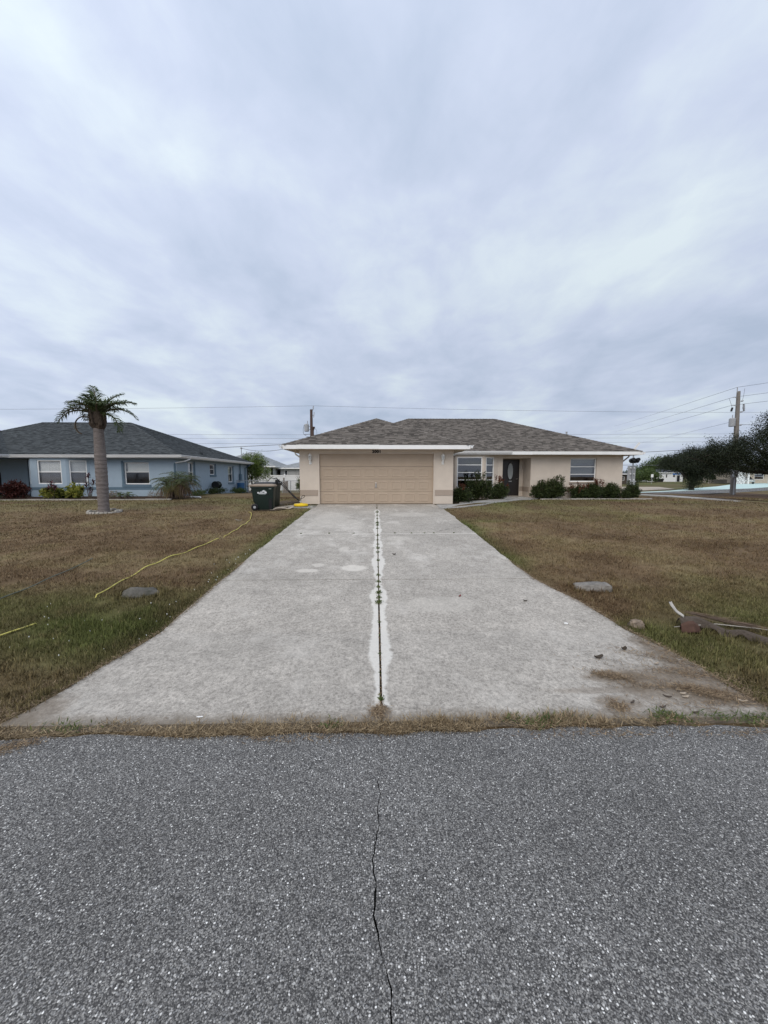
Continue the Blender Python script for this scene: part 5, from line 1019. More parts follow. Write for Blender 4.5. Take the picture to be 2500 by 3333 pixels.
MB().lathe((-3.05, 15.68, pz), [(.27, .0), (.285, .01), (.285, .075), (.26, .105), (.10, .115), (.06, .13), (.03, .14)], 36).build('deck', 'yellow', sc_, smooth=False)
MB().lathe((-3.05, 15.68, pz), [(.288, -.002), (.291, .004), (.291, .018), (.288, .02)], 36).build('skirt', 'blackpl', sc_)
m = MB(); m.tube([(-3.05, 15.68, pz + .12), (-3.05, 15.68, pz + .16), (-3.10, 15.69, pz + .21)], .03, 10); m.build('swivel', 'steel', sc_)
m = MB(); m.tube([(-3.10, 15.69, pz + .19), (-3.55, 15.80, 1.18), (-3.98, 15.90, 1.62)], .016, 8); m.tube([(-3.04, 15.74, pz + .13), (-3.5, 15.86, 1.18), (-3.95, 15.96, 1.64)], .016, 8); m.build('wand', 'blackpl', sc_)
m = MB(); m.box(-4.12, -3.96, 15.86, 15.97, 1.58, 1.70); m.tube([(-4.0, 15.92, 1.66), (-4.08, 15.92, 1.76), (-4.2, 15.92, 1.72)], .022, 8); m.tube([(-4.1, 15.9, 1.62), (-4.16, 15.88, 1.52)], .02, 8); m.build('trigger_gun', 'blackpl', sc_, bevel=.012)
m = MB(); m.tube(spline([(-4.15, 15.93, 1.72), (-4.3, 15.95, 1.76), (-4.42, 15.98, 1.66), (-4.5, 16.0, 1.55)], 6), .012, 7); m.tube(spline([(-3.98, 15.93, 1.62), (-3.75, 15.85, 1.55), (-3.55, 15.72, 1.25), (-3.4, 15.7, 1.05), (-3.25, 15.68, .92), (-3.05, 15.72, .92), (-2.9, 15.7, 1.0), (-2.93, 15.68, 1.06), (-3.03, 15.68, .98), (-3.06, 15.68, .78)], 6), .010, 7); m.build('hose', 'blackpl', sc_, smooth=True)

# ================================================================== PLANTS BY THE TAN HOUSE
GH = 'shrubs along the tan house'
bush('shrub', 'small dark shrub against the garage side, left of the bay window', 'shrub', 3.83, 17.35, 0.5, 0.42, 0.8, 401, n=130, group=GH, m2='hedgered', spikes=5)
bush('shrub', 'tall dark green shrub below the bay window', 'shrub', 5.0, 18.75, 0.86, 0.55, 1.22, 402, n=230, group=GH, spikes=12, m2='hedge')
bush('shrub', 'reddish green shrub between the bay window and the front door', 'shrub', 6.18, 19.15, 0.6, 0.45, 1.05, 403, n=150, group=GH, m2='hedgered', spikes=8)
bush('shrub', 'dense shrub standing right of the entry', 'shrub', 8.72, 19.95, 0.66, 0.42, 0.86, 404, n=170, group=GH, spikes=14)
bush('shrub', 'tallest spiky shrub left of the right hand window', 'shrub', 9.46, 19.95, 0.62, 0.42, 1.06, 405, n=180, group=GH, spikes=16)
bush('shrub', 'low shrub under the left edge of the right hand window', 'shrub', 10.58, 20.0, 0.62, 0.38, 0.74, 406, n=140, group=GH, spikes=8, m2='hedgered')
bush('shrub', 'shrub with tall shoots under the right hand window', 'shrub', 11.5, 20.0, 0.64, 0.38, 0.92, 407, n=150, group=GH, spikes=12, m2='hedgered')
bush('shrub', 'rounded shrub second from the house corner', 'shrub', 12.5, 20.0, 0.6, 0.38, 0.8, 408, n=140, group=GH, spikes=7)
bush('shrub', 'last shrub at the right corner of the tan house', 'shrub', 13.4, 20.05, 0.58, 0.38, 0.84, 409, n=140, group=GH, spikes=8)
def edging(label, pts, seg, m, hgt=.07, wd=.06, nm='bed_edging', scallop=True):
    rr_ = random.Random(4); p0 = pts[0]; t = thing(nm, label, 'edging', (p0[0], p0[1], gz(*p0[:2])))
    for a, b in zip(pts, pts[1:]):
        L_ = math.dist(a, b); n = max(1, int(L_ / seg))
        for i in range(n):
            f0, f1 = i / n, (i + 1) / n - .012 / max(L_, .1); A_ = (a[0] + (b[0] - a[0]) * f0, a[1] + (b[1] - a[1]) * f0); B_ = (a[0] + (b[0] - a[0]) * f1, a[1] + (b[1] - a[1]) * f1); fr = Fr(A_, B_); z = gz(*A_) + rr_.uniform(-.012, .012); m_ = MB(); m_.fbox(fr, 0, fr.len, z - .06, z + hgt, -wd / 2, wd / 2); m_.build('edging_block', m, t)
edging('pale concrete edging along the bed right of the entry', [(8.4, 19.48), (13.7, 19.48), (14.25, 19.55)], .3, 'palestone'); edging('short pale edging curving below the bay window shrubs', [(3.7, 16.85), (4.7, 17.95), (5.7, 18.6), (6.5, 19.0)], .3, 'palestone')
edging('pale concrete kerb along the blue house bed', [(-21.0, 19.7), (-18.5, 19.35), (-13.5, 19.6), (-10.4, 19.75)], .6, 'palestone', .06, .12)

# ================================================================== THE TALL PALM
px, py = -10.0, 14.3; pz_ = gz(px, py); pt = thing('palm_tree', 'stout palm with a thick ringed trunk and windblown crown on the left lawn', 'tree', (px, py, pz_))
prof = []; n = 64; zt_ = 3.62 - pz_
for i in range(n):
    t = i / (n - 1); rad = float(np.interp(t, [0, .03, .12, .35, .6, .85, 1], [.205, .182, .172, .190, .186, .165, .150])); prof.append((rad * (1 + (.028 if i % 3 == 0 else -.012)) * rnd.uniform(.985, 1.015), t * zt_ - .05 * (i == 0)))
MB().lathe((px, py, pz_), prof, 24).build('trunk', 'trunk', pt, smooth=False)
m = MB(); rr_ = random.Random(9)
m.lathe((px + .02, py, 3.5), [(.13, 0), (.17, .08), (.15, .16), (.19, .22), (.185, .45), (.16, .6), (.11, .78), (.04, .86)], 14)
for i in range(34):   # stubs of old leaf bases
    a = rr_.uniform(0, 6.28); zz_ = rr_.uniform(3.52, 4.1); r0 = .14; m.tube([(px + r0 * math.cos(a), py + r0 * math.sin(a), zz_), (px + (r0 + .09) * math.cos(a), py + (r0 + .09) * math.sin(a), zz_ + .10), (px + (r0 + .10) * math.cos(a), py + (r0 + .10) * math.sin(a), zz_ + .26)], [.06, .045, .02], 6)
m.build('crown_shaft', 'boots', pt)
FR = [(180, 36, 1.75, 1.65, 0), (166, 62, 1.3, 1.5, .2), (125, 82, 1.5, .7, .3), (62, 76, 1.45, 1.0, -.2), (22, 62, 1.5, 1.35, 0), (4, 44, 1.6, 1.75, .1), (-12, 22, 1.35, 2.1, 0), (205, 52, 1.25, 1.9, -.2), (300, 66, 1.15, 1.7, .2), (240, 66, 1.15, 1.7, .2), (92, 62, 1.3, 1.6, 0), (145, 50, 1.2, 2.0, 0), (350, 66, 1.25, 1.5, .3), (110, 70, 1.15, 1.0, .5), (40, 68, 1.15, 1.2, .5), (155, 72, 1.1, 1.0, .4), (270, 80, 1.0, 1.2, .4)]
for i, (az, el, L_, cu, tw) in enumerate(FR):
    V, Q, T = [], [], []; pts = frond(V, Q, T, (px + .08 * math.cos(R(az)), py + .08 * math.sin(R(az)), 4.0), R(az), R(el), L_ * .88, cu, 700 + i, 44, .40, .030, .35, .35, tw=tw)
    o = MB().tube([tuple(p) for p in pts], [.035 * (1 - .85 * k / 44) + .004 for k in range(45)], 6).build('frond', 'stem', pt); npmesh('leaflets', np.array(V), Q, 'palm', o, tris=T)
V, Q, T = [], [], []; pts = frond(V, Q, T, (px - .18, py - .05, 3.85), R(185), R(45), 1.15, 3.6, 733, 24, .25, .02, -.2, .9); o = MB().tube([tuple(p) for p in pts], .022, 6).build('dead_frond', 'boots', pt); npmesh('leaflets', np.array(V[len(V) // 2:]), [(a - len(V) // 2, b - len(V) // 2, c - len(V) // 2, d - len(V) // 2) for a, b, c, d in Q[len(Q) // 2:]], 'palmdry', o)
# ring of stones round its foot
sr = thing('stone_ring', 'low ring of pale stones round the foot of the palm', 'edging', (px, py, pz_))
for i in range(26):
    a = 2 * math.pi * i / 26; x, y = px + .02 + .52 * math.cos(a), py + .46 * math.sin(a); q = Vector((math.cos(a), math.sin(a), 0)); s_ = Vector((-math.sin(a), math.cos(a), 0)); m = MB(); z = gz(x, y); hl, hw, hh = rnd.uniform(.05, .068), rnd.uniform(.04, .055), rnd.uniform(.055, .10)
    bot = [Vector((x, y, z - .05)) + s_ * hl * u + q * hw * v for u, v in ((-1, -1), (1, -1), (1, 1), (-1, 1))]; top = [Vector((x, y, z + hh * rnd.uniform(.85, 1.1))) + s_ * hl * u * .85 + q * hw * v * .8 for u, v in ((-1, -1), (1, -1), (1, 1), (-1, 1))]; m.prism(bot, top); m.build('stone', 'palestone' if rnd.random() < .7 else 'stone', sr, bevel=.012)

# ================================================================== PLANTS BY THE BLUE HOUSE
bush('shrub', 'broad dark red croton in front of the blue entry arch', 'shrub', -19.2, 20.9, .85, .6, 1.05, 420, 'redleaf', n=130, per=30, ln=.13, wd=.05)
bush('shrub', 'yellow green variegated shrub left of the burgundy plant', 'shrub', -17.15, 20.7, .48, .4, .68, 421, 'croton', n=60, per=22, ln=.14, wd=.07)
bush('shrub', 'yellow green variegated shrub right of the burgundy plant', 'shrub', -16.1, 20.9, .6, .4, .78, 422, 'croton', n=75, per=22, ln=.14, wd=.07)
bush('shrub', 'low dark shrub under the bay window between the yellow ones', 'shrub', -16.65, 21.2, .8, .35, .42, 423, 'hedge', n=70, per=26, ln=.09, wd=.04)
def rosette(label, x, y, hts, m, seed, L_=.36, group=None):
    z = gz(x, y); t = thing('cordyline', label, 'plant', (x, y, z), group); rr_ = np.random.RandomState(seed); st = MB(); V, Q, T = [], [], []
    for (dx, h) in hts:
        st.tube([(x + dx * .3, y, z - .02), (x + dx * .8, y, z + h * .6), (x + dx, y, z + h)], [.022, .016, .012], 6); k = 0
        for i in range(26):
            a = rr_.uniform(0, 6.28); el = rr_.uniform(-.2, 1.2); l_ = L_ * rr_.uniform(.6, 1.1); b = np.array([x + dx, y, z + h - rr_.uniform(0, .22)]); d = np.array([math.cos(a) * math.cos(el), math.sin(a) * math.cos(el), math.sin(el)]); s_ = unit(np.cross(d, [0, 0, 1.])) * .028; m1 = b + d * l_ * .55; tip = b + d * l_ * .9 + np.array([0, 0, -.35 * l_]); n0 = len(V); V += [b - s_ * .4, b + s_ * .4, m1 + s_, m1 - s_, tip]; Q.append((n0, n0 + 1, n0 + 2, n0 + 3)); T.append((n0 + 3, n0 + 2, n0 + 4))
    st.build('stem', 'stem', t); npmesh('leaves', np.array(V), Q, m, t, tris=T); return t
rosette('burgundy cordyline between the two yellow green shrubs', -16.95, 20.5, [(0, .85), (.16, .7), (-.14, .6)], 'tileaf', 431); rosette('taller burgundy cordyline left of the palm trunk', -15.4, 21.0, [(0, 1.3), (.25, .95), (-.12, .8), (.1, .55)], 'tileaf', 432, .3)
def clump(label, x, y, stems, nfr, L_, h0, seed, shag=True, group=None):
    z = gz(x, y); t = thing('date_palm', label, 'palm', (x, y, z), group); rr_ = np.random.RandomState(seed); V, Q, T, V2, Q2, T2 = [], [], [], [], [], []; rc = MB(); sv, sq = [], []
    for (dx, dy, h) in stems:
        MB().tube([(x + dx * .7, y + dy * .7, z - .05), (x + dx, y + dy, z + h)], [.09, .07], 8).build('trunk', 'boots', t)
        for i in range(nfr):
            a = rr_.uniform(0, 6.28); el = rr_.uniform(.1, 1.25); old = el < .35
            pts = frond(V2 if old else V, Q2 if old else Q, T2 if old else T, (x + dx, y + dy, z + h), a, el, L_ * rr_.uniform(.75, 1.1), rr_.uniform(1.3, 2.2), seed + i + int(100 * dx), 20, .24 * L_ / .95, .012, .3, .3); rc.tube([tuple(p) for p in pts[::2]], .007, 5)
        if shag:
            n = 130; a = rr_.uniform(0, 6.28, n); rad = rr_.uniform(.05, .30, n); zz_ = z + h * rr_.uniform(.55, 1.05, n); c = np.stack([x + dx + rad * np.cos(a), y + dy + rad * np.sin(a), zz_], 1); d = np.stack([np.cos(a) * .22, np.sin(a) * .22, -np.ones(n)], 1) + rr_.normal(size=(n, 3)) * .08; ln = np.minimum(rr_.uniform(.3, .75, n), zz_ - z + .02); v_, q_ = leaf_quads(c, d, rdir(rr_, n), ln, rr_.uniform(.02, .05, n)); sq.append(q_ + sum(len(k) for k in sv)); sv.append(v_)
    rc.build('rachis', 'stem', t); npmesh('fronds', np.array(V), Q, 'date', t, tris=T)
    if V2: npmesh('old_fronds', np.array(V2), Q2, 'dateold', t, tris=T2)
    if shag: npmesh('dead_skirt', np.concatenate(sv), np.concatenate(sq), 'shag', t)
    return t
clump('multi stemmed date palm with a shaggy dead skirt at the blue house corner', -10.5, 20.4, [(-.42, .0, .76), (.05, .1, 1.02), (.42, -.05, .8), (-.1, -.2, .66), (.3, .25, .9)], 22, 1.12, .8, 441); clump('small young date palm under the blue front window', -13.35, 20.5, [(-.12, 0, .16), (.2, .1, .14)], 11, .6, .2, 461, False)
bush('weeds', 'scrubby dead weeds against the blue wall left of the young palm', 'weeds', -14.7, 21.6, .75, .3, .38, 470, 'dead', n=50, per=16, ln=.10, wd=.012); bush('weeds', 'scrubby weeds against the blue wall under the front window', 'weeds', -12.2, 21.9, .9, .3, .32, 471, 'dead', n=50, per=14, ln=.10, wd=.012)
bush('weeds', 'low green weeds along the blue side wall beside the hose reel', 'weeds', -10.9, 26.6, .45, 1.6, .45, 472, 'hedge', n=80, per=22, ln=.11, wd=.03); bush('weeds', 'grassy weeds at the far end of the blue side wall', 'weeds', -10.9, 30.8, .4, 2.0, .4, 473, 'oak2', n=80, per=20, ln=.12, wd=.03)
bush('weeds', 'grassy weeds along the blue side wall behind the date palm', 'weeds', -10.9, 23.6, .45, 1.0, .36, 474, 'date', n=60, per=20, ln=.12, wd=.02)
hr = thing('hose_reel', 'dark green hose reel on a stand beside the blue side wall', 'hose reel', (-11.3, 27.6, gz(-11.3, 27.6))); zr_ = gz(-11.3, 27.6)
m = MB(); m.tube([(-11.2, 27.3, zr_), (-11.2, 27.4, 1.15)], .018, 6); m.tube([(-11.2, 27.9, zr_), (-11.2, 27.8, 1.15)], .018, 6); m.tube([(-11.2, 27.35, .95), (-11.2, 27.85, .95)], .018, 6); m.build('stand', 'blackpl', hr)
m = MB(); [m.tube([(-11.3 + (.17 + .035 * k2) * math.cos(a), 27.42 + .07 * k1, 1.20 + (.17 + .035 * k2) * math.sin(a)) for a in np.linspace(0, 6.283, 19)], .017, 5, False) for k1 in range(6) for k2 in range(3)]; m.build('coiled_hose', 'bin', hr)
for yy_ in (27.36, 27.84): MB().tube([(-11.3, yy_ - .01, 1.2), (-11.3, yy_ + .01, 1.2)], .27, 16).build('reel_flange', 'blackpl', hr)
tag(MB().tube([(-10.2, 21.35, .70), (-9.55, 21.15, .685)], .045, 10).build('pipe', 'trim'), 'short white pipe lying beside the date palm', 'pipe')

# ================================================================== BEHIND: FENCES, TREE, GREY HOUSE
vf = thing('vinyl_fence', 'white vinyl privacy fence between the two houses', 'fence', (-11.7, 40, .3))
posts = [-21.2, -18.8, -16.45, -14.1, -11.72, -9.4, -7.05, -4.7, -2.3]
for i, x in enumerate(posts):
    zg = gz(x, 40) - .05; p = MB().box(x - .065, x + .065, 39.93, 40.06, zg, 1.97).build('post', 'trim', vf); MB().prism([(x - .08, 39.92, 1.972), (x + .08, 39.92, 1.972), (x + .08, 40.07, 1.972), (x - .08, 40.07, 1.972)], [(x - .02, 39.98, 2.03), (x + .02, 39.98, 2.03), (x + .02, 40.01, 2.03), (x - .02, 40.01, 2.03)]).build('post_cap', 'trim', p)
    if i < len(posts) - 1:
        x1 = posts[i + 1]; MB().box(x + .07, x1 - .07, 39.965, 40.03, 1.79, 1.92).build('rail', 'trim', vf); MB().box(x + .07, x1 - .07, 39.965, 40.03, zg + .02, zg + .14).build('rail', 'trim', vf); nb = 13; wdt = (x1 - x - .14) / nb; o = MB().box(x + .07, x + .07 + wdt - .006, 39.98, 40.015, zg + .14, 1.79).build('board', 'trim', vf)
        for k in range(1, nb): dup(o, vf, (wdt * k, 0, 0))
def chain_fence(label, x0, x1, y, top, pxs, group='chain link fences'):
    z = gz(x0, y); t = thing('chain_link_fence', label, 'fence', (x0, y, z), group)
    for x in pxs: MB().tube([(x, y, gz(x, y) - .1), (x, y, top + .02)], .03, 8).build('post', 'greymetal', t)
    MB().tube([(x0, y, top), (x1, y, top)], .022, 8).build('top_rail', 'greymetal', t); MB().tube([(x0, y, z + .08), (x1, y, z + .08)], .012, 6).build('bottom_rail', 'greymetal', t); m = MB(); s = .075; h = top - z - .08; k = x0 - h
    while k < x1:
        for sg in (1, -1):
            a0, a1 = (k, k + h); za, zb_ = (z + .08, top) if sg > 0 else (top, z + .08)
            b0, b1 = max(a0, x0), min(a1, x1)
            if b1 > b0 + .01:
                f0, f1 = (b0 - a0) / h, (b1 - a0) / h; m.tube([(b0, y + .004 * sg, za + (zb_ - za) * f0), (b1, y + .004 * sg, za + (zb_ - za) * f1)], .0026, 3, False)
        k += s
    w_ = m.build('wire_mesh', 'steel', t); return t
chain_fence('chain link fence joining the tan garage corner', -7.75, -3.3, 32, 1.44, (-7.75, -7.05, -5.4, -3.35)); chain_fence('chain link fence beside the blue house and blue box', -11.7, -9.15, 32.6, 1.46, (-11.6, -10.7, -10.05, -9.2))
gp = thing('gate_post', 'stacked grey wooden post leaning by the chain link fence', 'post', (-7.5, 31.6, gz(-7.5, 31.6))); zz_ = gz(-7.5, 31.6)
for k, (dx, h) in enumerate(((0, 1.25), (.14, .95), (.27, 1.0))): MB().box(-7.55 + dx, -7.44 + dx, 31.55, 31.63, zz_ - .05, zz_ + h).build('board', 'pole', gp)
m = MB(); m.lathe((-11.2, 32.2, gz(-11.2, 32.2) - .02), [(.28, 0), (.30, .02), (.30, .27), (.31, .28), (.30, .30), (.30, .56), (.31, .57), (.30, .59), (.30, .84), (.28, .87), (.24, .87), (.24, .85)], 20); tag(m.build('drum', 'bluepl'), 'blue plastic drum standing at the back corner of the blue house', 'drum')
tree('small_tree', 'bright green feathery tree behind the blue house', -11.6, 36.2, 1.3, .07, [(-11.5, 36.2, 2.7, 1.0, .8, 1.1), (-10.7, 36, 3.1, .6, .6, .75), (-12.3, 36.4, 2.9, .7, .6, .8), (-10.4, 36, 2.1, .8, .6, .5), (-11.5, 36, 1.6, .8, .6, .45)], 'lime', 501, 150, 60, .20, .045, .16)
bush('shrub', 'scraggly bush with bare twigs left of the garage', 'shrub', -5.3, 27.5, .55, .5, 1.35, 511, 'oak2', n=70, per=22, ln=.10, wd=.03); tw = MB(); rr_ = random.Random(3)
tb = thing('bare_shrub', 'leafless twiggy shrub by the chain link fence left of the garage', 'shrub', (-5.6, 29.5, gz(-5.6, 29.5)))
for i in range(16):
    a = rr_.uniform(0, 6.28); q = rr_.uniform(.2, .8); h = rr_.uniform(1.2, 2.1); z = gz(-5.6, 29.5); tw.tube([(-5.6, 29.5, z), (-5.6 + q * .4 * math.cos(a), 29.5 + q * .3 * math.sin(a), z + h * .5), (-5.6 + q * math.cos(a), 29.5 + q * math.sin(a), z + h)], [.014, .01, .004], 5)
tw.build('twigs', 'stem', tb)
def hip_house(name, label, x0, x1, y0, y1, zf, ze, pitch, wallm, roofm, eave=.5, wins=(), shing=False, trimm='trim', root=None):
    t = root or thing(name, label, 'house', ((x0 + x1) / 2, y0, zf)); m = MB(); F = [Fr((x0, y0), (x1, y0)), Fr((x1, y0), (x1, y1)), Fr((x1, y1), (x0, y1)), Fr((x0, y1), (x0, y0))]
    for k, f in enumerate(F): wall_seg(m, f, zf - .3, ze, .2, [w_[1:] for w_ in wins if w_[0] == k])
    m.build('wall', wallm, t)
    for w_ in wins: window(t, F[w_[0]], w_[1] + .01, w_[2] - .01, w_[3] + .01, w_[4] - .01, ((w_[3] + w_[4]) / 2,), .05, .07, 'glass')
    a0, a1, b0, b1 = x0 - eave, x1 + eave, y0 - eave, y1 + eave; hw = min(a1 - a0, b1 - b0) / 2; zt_ = ze + .14 + pitch * hw; e_ = ze + .14
    if a1 - a0 > b1 - b0: r0, r1 = (a0 + hw, (b0 + b1) / 2, zt_), (a1 - hw, (b0 + b1) / 2, zt_)
    else: r0, r1 = ((a0 + a1) / 2, b0 + hw, zt_), ((a0 + a1) / 2, b1 - hw, zt_)
    c = [(a0, b0, e_), (a1, b0, e_), (a1, b1, e_), (a0, b1, e_)]; m = MB()
    if a1 - a0 > b1 - b0: fs = [[c[0], c[1], r1, r0], [c[1], c[2], r1], [c[2], c[3], r0, r1], [c[3], c[0], r0]]
    else: fs = [[c[0], c[1], r0], [c[1], c[2], r1, r0], [c[2], c[3], r1], [c[3], c[0], r0, r1]]
    for f in fs: m.prism([(p[0], p[1], p[2] - .1) for p in f], f)
    ro = m.build('roof', roofm, t)
    if shing:
        m = MB(); ra = random.Random(5)
        for f, (i, j) in zip(fs, ((0, 1), (1, 2), (2, 3), (3, 0))):
            for bot, top in shingle_face(f, c[i], c[j], ra, .3): m.prism(bot, top)
        s_ = m.build('shingle_field', roofm, ro); s_['kind'] = 'stuff'
    m = MB(); m.poly([(p[0], p[1], ze - .003) for p in c[::-1]]); m.build('soffit', wallm, t)
    for i in range(4): fascia(Fr(c[i][:2], c[(i + 1) % 4][:2]), ze - .02, e_ - .005, t, trimm)
    return t
gh = hip_house('grey_house', 'grey house with a pale shingle hip roof behind the white fence', -20.5, -12.9, 48.5, 58, .3, 2.92, .46, 'grey_wall', 'gshingle', .5, [(0, 5.3, 6.4, 1.6, 2.65)], True)
gh2 = hip_house('', '', -12.6, -4.5, 50.5, 58.5, .3, 2.75, .28, 'grey_wall', 'gshingle', .45, [(0, .7, 1.15, 1.5, 2.6)], True, root=gh)
ms = thing('service_mast', 'grey electric service mast rising from the grey house roof', 'mast', (-16.9, 49.2, 3.3)); MB().tube([(-16.9, 49.2, 3.3), (-16.9, 49.2, 5.25)], .05, 8).build('pipe', 'greymetal', ms); MB().lathe((-16.9, 49.2, 5.22), [(.1, 0), (.14, .05), (.14, .12), (.06, .2)], 10).build('weatherhead', 'greymetal', ms)

# ================================================================== POLES AND WIRES
p2 = thing('utility_pole', 'slim brown utility pole with a transformer behind the garage roof', 'utility pole', (-6.6, 40, .3)); MB().tube([(-6.6, 40, .1), (-6.55, 40, 8.55)], [.19, .13], 12).build('pole', 'brownpole', p2)
m = MB(); m.tube([(-6.52, 40, 8.3), (-6.36, 40, 8.62), (-6.33, 40, 8.92)], .05, 8); m.build('pole_top_pin', 'greymetal', p2)
tr_ = MB().lathe((-7.05, 40, 6.35), [(.2, 0), (.24, .02), (.24, .68), (.2, .74), (.05, .78)], 16).build('transformer', 'greymetal', p2); MB().tube([(-6.95, 40, 7.1), (-6.95, 40, 7.42)], .035, 8).build('bushing', 'greymetal', tr_); m = MB(); m.box(-6.85, -6.5, 39.97, 40.03, 6.85, 6.9); m.box(-6.85, -6.5, 39.97, 40.03, 6.5, 6.55); m.build('bracket', 'greymetal', tr_)
m = MB(); m.tube([(-6.55, 40, 7.95), (-6.3, 40, 7.95)], .02, 6); m.tube([(-6.32, 40, 7.75), (-6.26, 40, 8.28)], .035, 8); m.build('cutout', 'greymetal', p2)
m = MB(); m.tube(spline([(-7.0, 40, 7.1), (-7.25, 40, 7.05), (-7.4, 40, 6.6), (-7.35, 40, 6.1), (-7.0, 40, 5.85), (-6.65, 40, 5.8)], 5), .02, 5); m.tube([(-7.3, 40, 6.05), (-6.5, 40, 6.1)], .02, 5); m.build('drop_wires', 'wire', p2)
st = thing('vent_stack', 'dark brown stubby stack with looped cables right of the slim pole', 'pole', (-6.18, 38.5, .3)); MB().lathe((-6.18, 38.5, .3), [(.11, 0), (.10, 5.2), (.16, 5.22), (.16, 5.28), (.10, 5.3), (.10, 5.9), (.11, 6.0), (.22, 6.28), (.22, 6.33)], 12).build('stack', 'brownpole', st); m = MB(); m.tube(spline([(-6.1, 38.5, 6.5), (-5.85, 38.5, 6.35), (-5.8, 38.5, 5.9), (-5.95, 38.5, 5.4)], 5), .015, 5); m.tube(spline([(-6.3, 38.5, 6.5), (-6.42, 38.5, 6.2), (-6.4, 38.5, 5.5)], 5), .015, 5); m.build('cable', 'wire', st)
pr = thing('utility_pole', 'thick weathered utility pole rising from the trees at the right', 'utility pole', (25.45, 27, gz(25.45, 27))); zp = gz(25.45, 27); MB().tube([(25.52, 27, zp - .1), (25.42, 27, 4.5), (25.33, 27, 7.72)], [.165, .148, .105], 12).build('pole', 'pole', pr)
m = MB(); m.tube([(25.24, 27, 7.6), (25.22, 27, 8.0)], .03, 6); m.build('top_pin', 'greymetal', pr)
for (x, z, s) in ((25.1, 7.3, -1), (25.6, 7.05, 1), (25.05, 6.75, -1), (25.6, 6.3, 1), (25.65, 5.4, 1)): m = MB(); m.tube([(25.38, 27, z - .03), (x, 27, z)], .022, 6); m.tube([(x - .08 * (s < 0), 27, z), (x + .1 * s, 27, z + .03)], .05, 8); m.build('insulator', 'greymetal', pr)
tr2 = MB().lathe((25.05, 27, 5.3), [(.16, 0), (.19, .02), (.19, .52), (.15, .58)], 14).build('transformer', 'greymetal', pr); MB().tube([(25.05, 27, 5.85), (25.05, 27, 6.1)], .03, 6).build('bushing', 'greymetal', tr2); MB().box(25.15, 25.4, 26.97, 27.03, 5.5, 5.56).build('bracket', 'greymetal', tr2)
m = MB(); m.tube([(25.78, 27, 6.85), (25.83, 27, 6.35)], .06, 8); m.tube([(25.78, 27, 6.85), (25.72, 27, 6.55)], .03, 6); m.build('cutout', 'steel', pr); m = MB(); m.tube([(24.98, 27, 6.6), (24.92, 27, 6.35)], .06, 8); m.build('arrester', 'black', pr)
m = MB(); m.box(25.15, 25.45, 26.62, 26.78, 1.75, 2.3); m.build('meter_box', 'greymetal', pr); MB().tube([(25.3, 26.7, zp - .05), (25.3, 26.7, 1.75)], .04, 8).build('conduit', 'greymetal', pr); m = MB(); m.tube(spline([(25.75, 27, 7.92), (25.72, 27, 7.5), (25.66, 27, 7.1)], 4), .01, 5); m.tube(spline([(24.7, 27, 7.22), (24.85, 27, 6.9), (24.97, 27, 6.6)], 4), .01, 5); m.build('jumper_wire', 'wire', pr)
def wire_(label, a, b, sag, rad=.012, grp='overhead wires'):
    a, b = Vector(a), Vector(b); n = 28; pts = [a.lerp(b, i / n) - Vector((0, 0, sag * 4 * (i / n) * (1 - i / n))) for i in range(n + 1)]; o0 = pts[n // 2]; rad *= .85
    return tag(MB().tube(pts, rad, 5).build('overhead_wire', 'wire'), label, 'wire', grp)
W1 = 'overhead wire crossing the sky behind the houses'
wire_('topmost overhead wire from the slim pole to the left edge', (-6.33, 40, 8.92), (-70, 40, 8.5), .25, .013); wire_('topmost overhead wire from the slim pole to the right edge', (-6.33, 40, 8.92), (70, 40, 8.8), .45, .013)
for nm_, z0_, z1_, y in (('upper', 6.3, 6.5, 40), ('middle', 5.95, 6.15, 40.3), ('lower', 5.35, 5.75, 40)): wire_(nm_ + ' of three thin wires low in the sky behind the houses', (-60, y, z0_ - .2), (70, y, z1_), .25, .012, 'wires behind the houses')
wire_('thick cable running left from behind the garage roof', (-60, 38, 3.4), (-6.5, 40, 5.2), .35, .032); wire_('thick cable running right behind the tan house to the oak', (13.5, 40, 3.6), (45, 36, 5.3), .12, .032); wire_('low thick cable right of the tan house corner', (14, 58, 3.7), (62, 62, 3.6), .12, .04)
wire_('service cable drooping to the mast on the grey house', (-16.9, 49.2, 5.3), (-6.6, 40, 5.5), .7, .03)
for k, (a, b, c) in enumerate((((25.22, 27, 8.0), (74.1, 120, 17.2), (16.8, 13, 5.9)), ((25.0, 27, 7.32), (74.2, 120, 15.4), (16.8, 13, 5.45)), ((24.95, 27, 6.77), (74.3, 120, 13.8), (16.8, 13, 5.1)))):
    nm = ('top', 'middle', 'bottom')[k]; wire_('%s line running from the thick pole away over the tan roof' % nm, a, b, .1, .014); wire_('%s line leaving the thick pole towards the right edge' % nm, a, (32, 14.5, a[2] + .4), .15, .012)
wire_('thin service line from the pole transformer to the left', (24.9, 27, 5.6), (80, 120, 11.6), .15, .011, 'service lines'); wire_('thin service line from the thick pole into the oak', (25.7, 27, 5.45), (34, 27, 5.5), .1, .016)

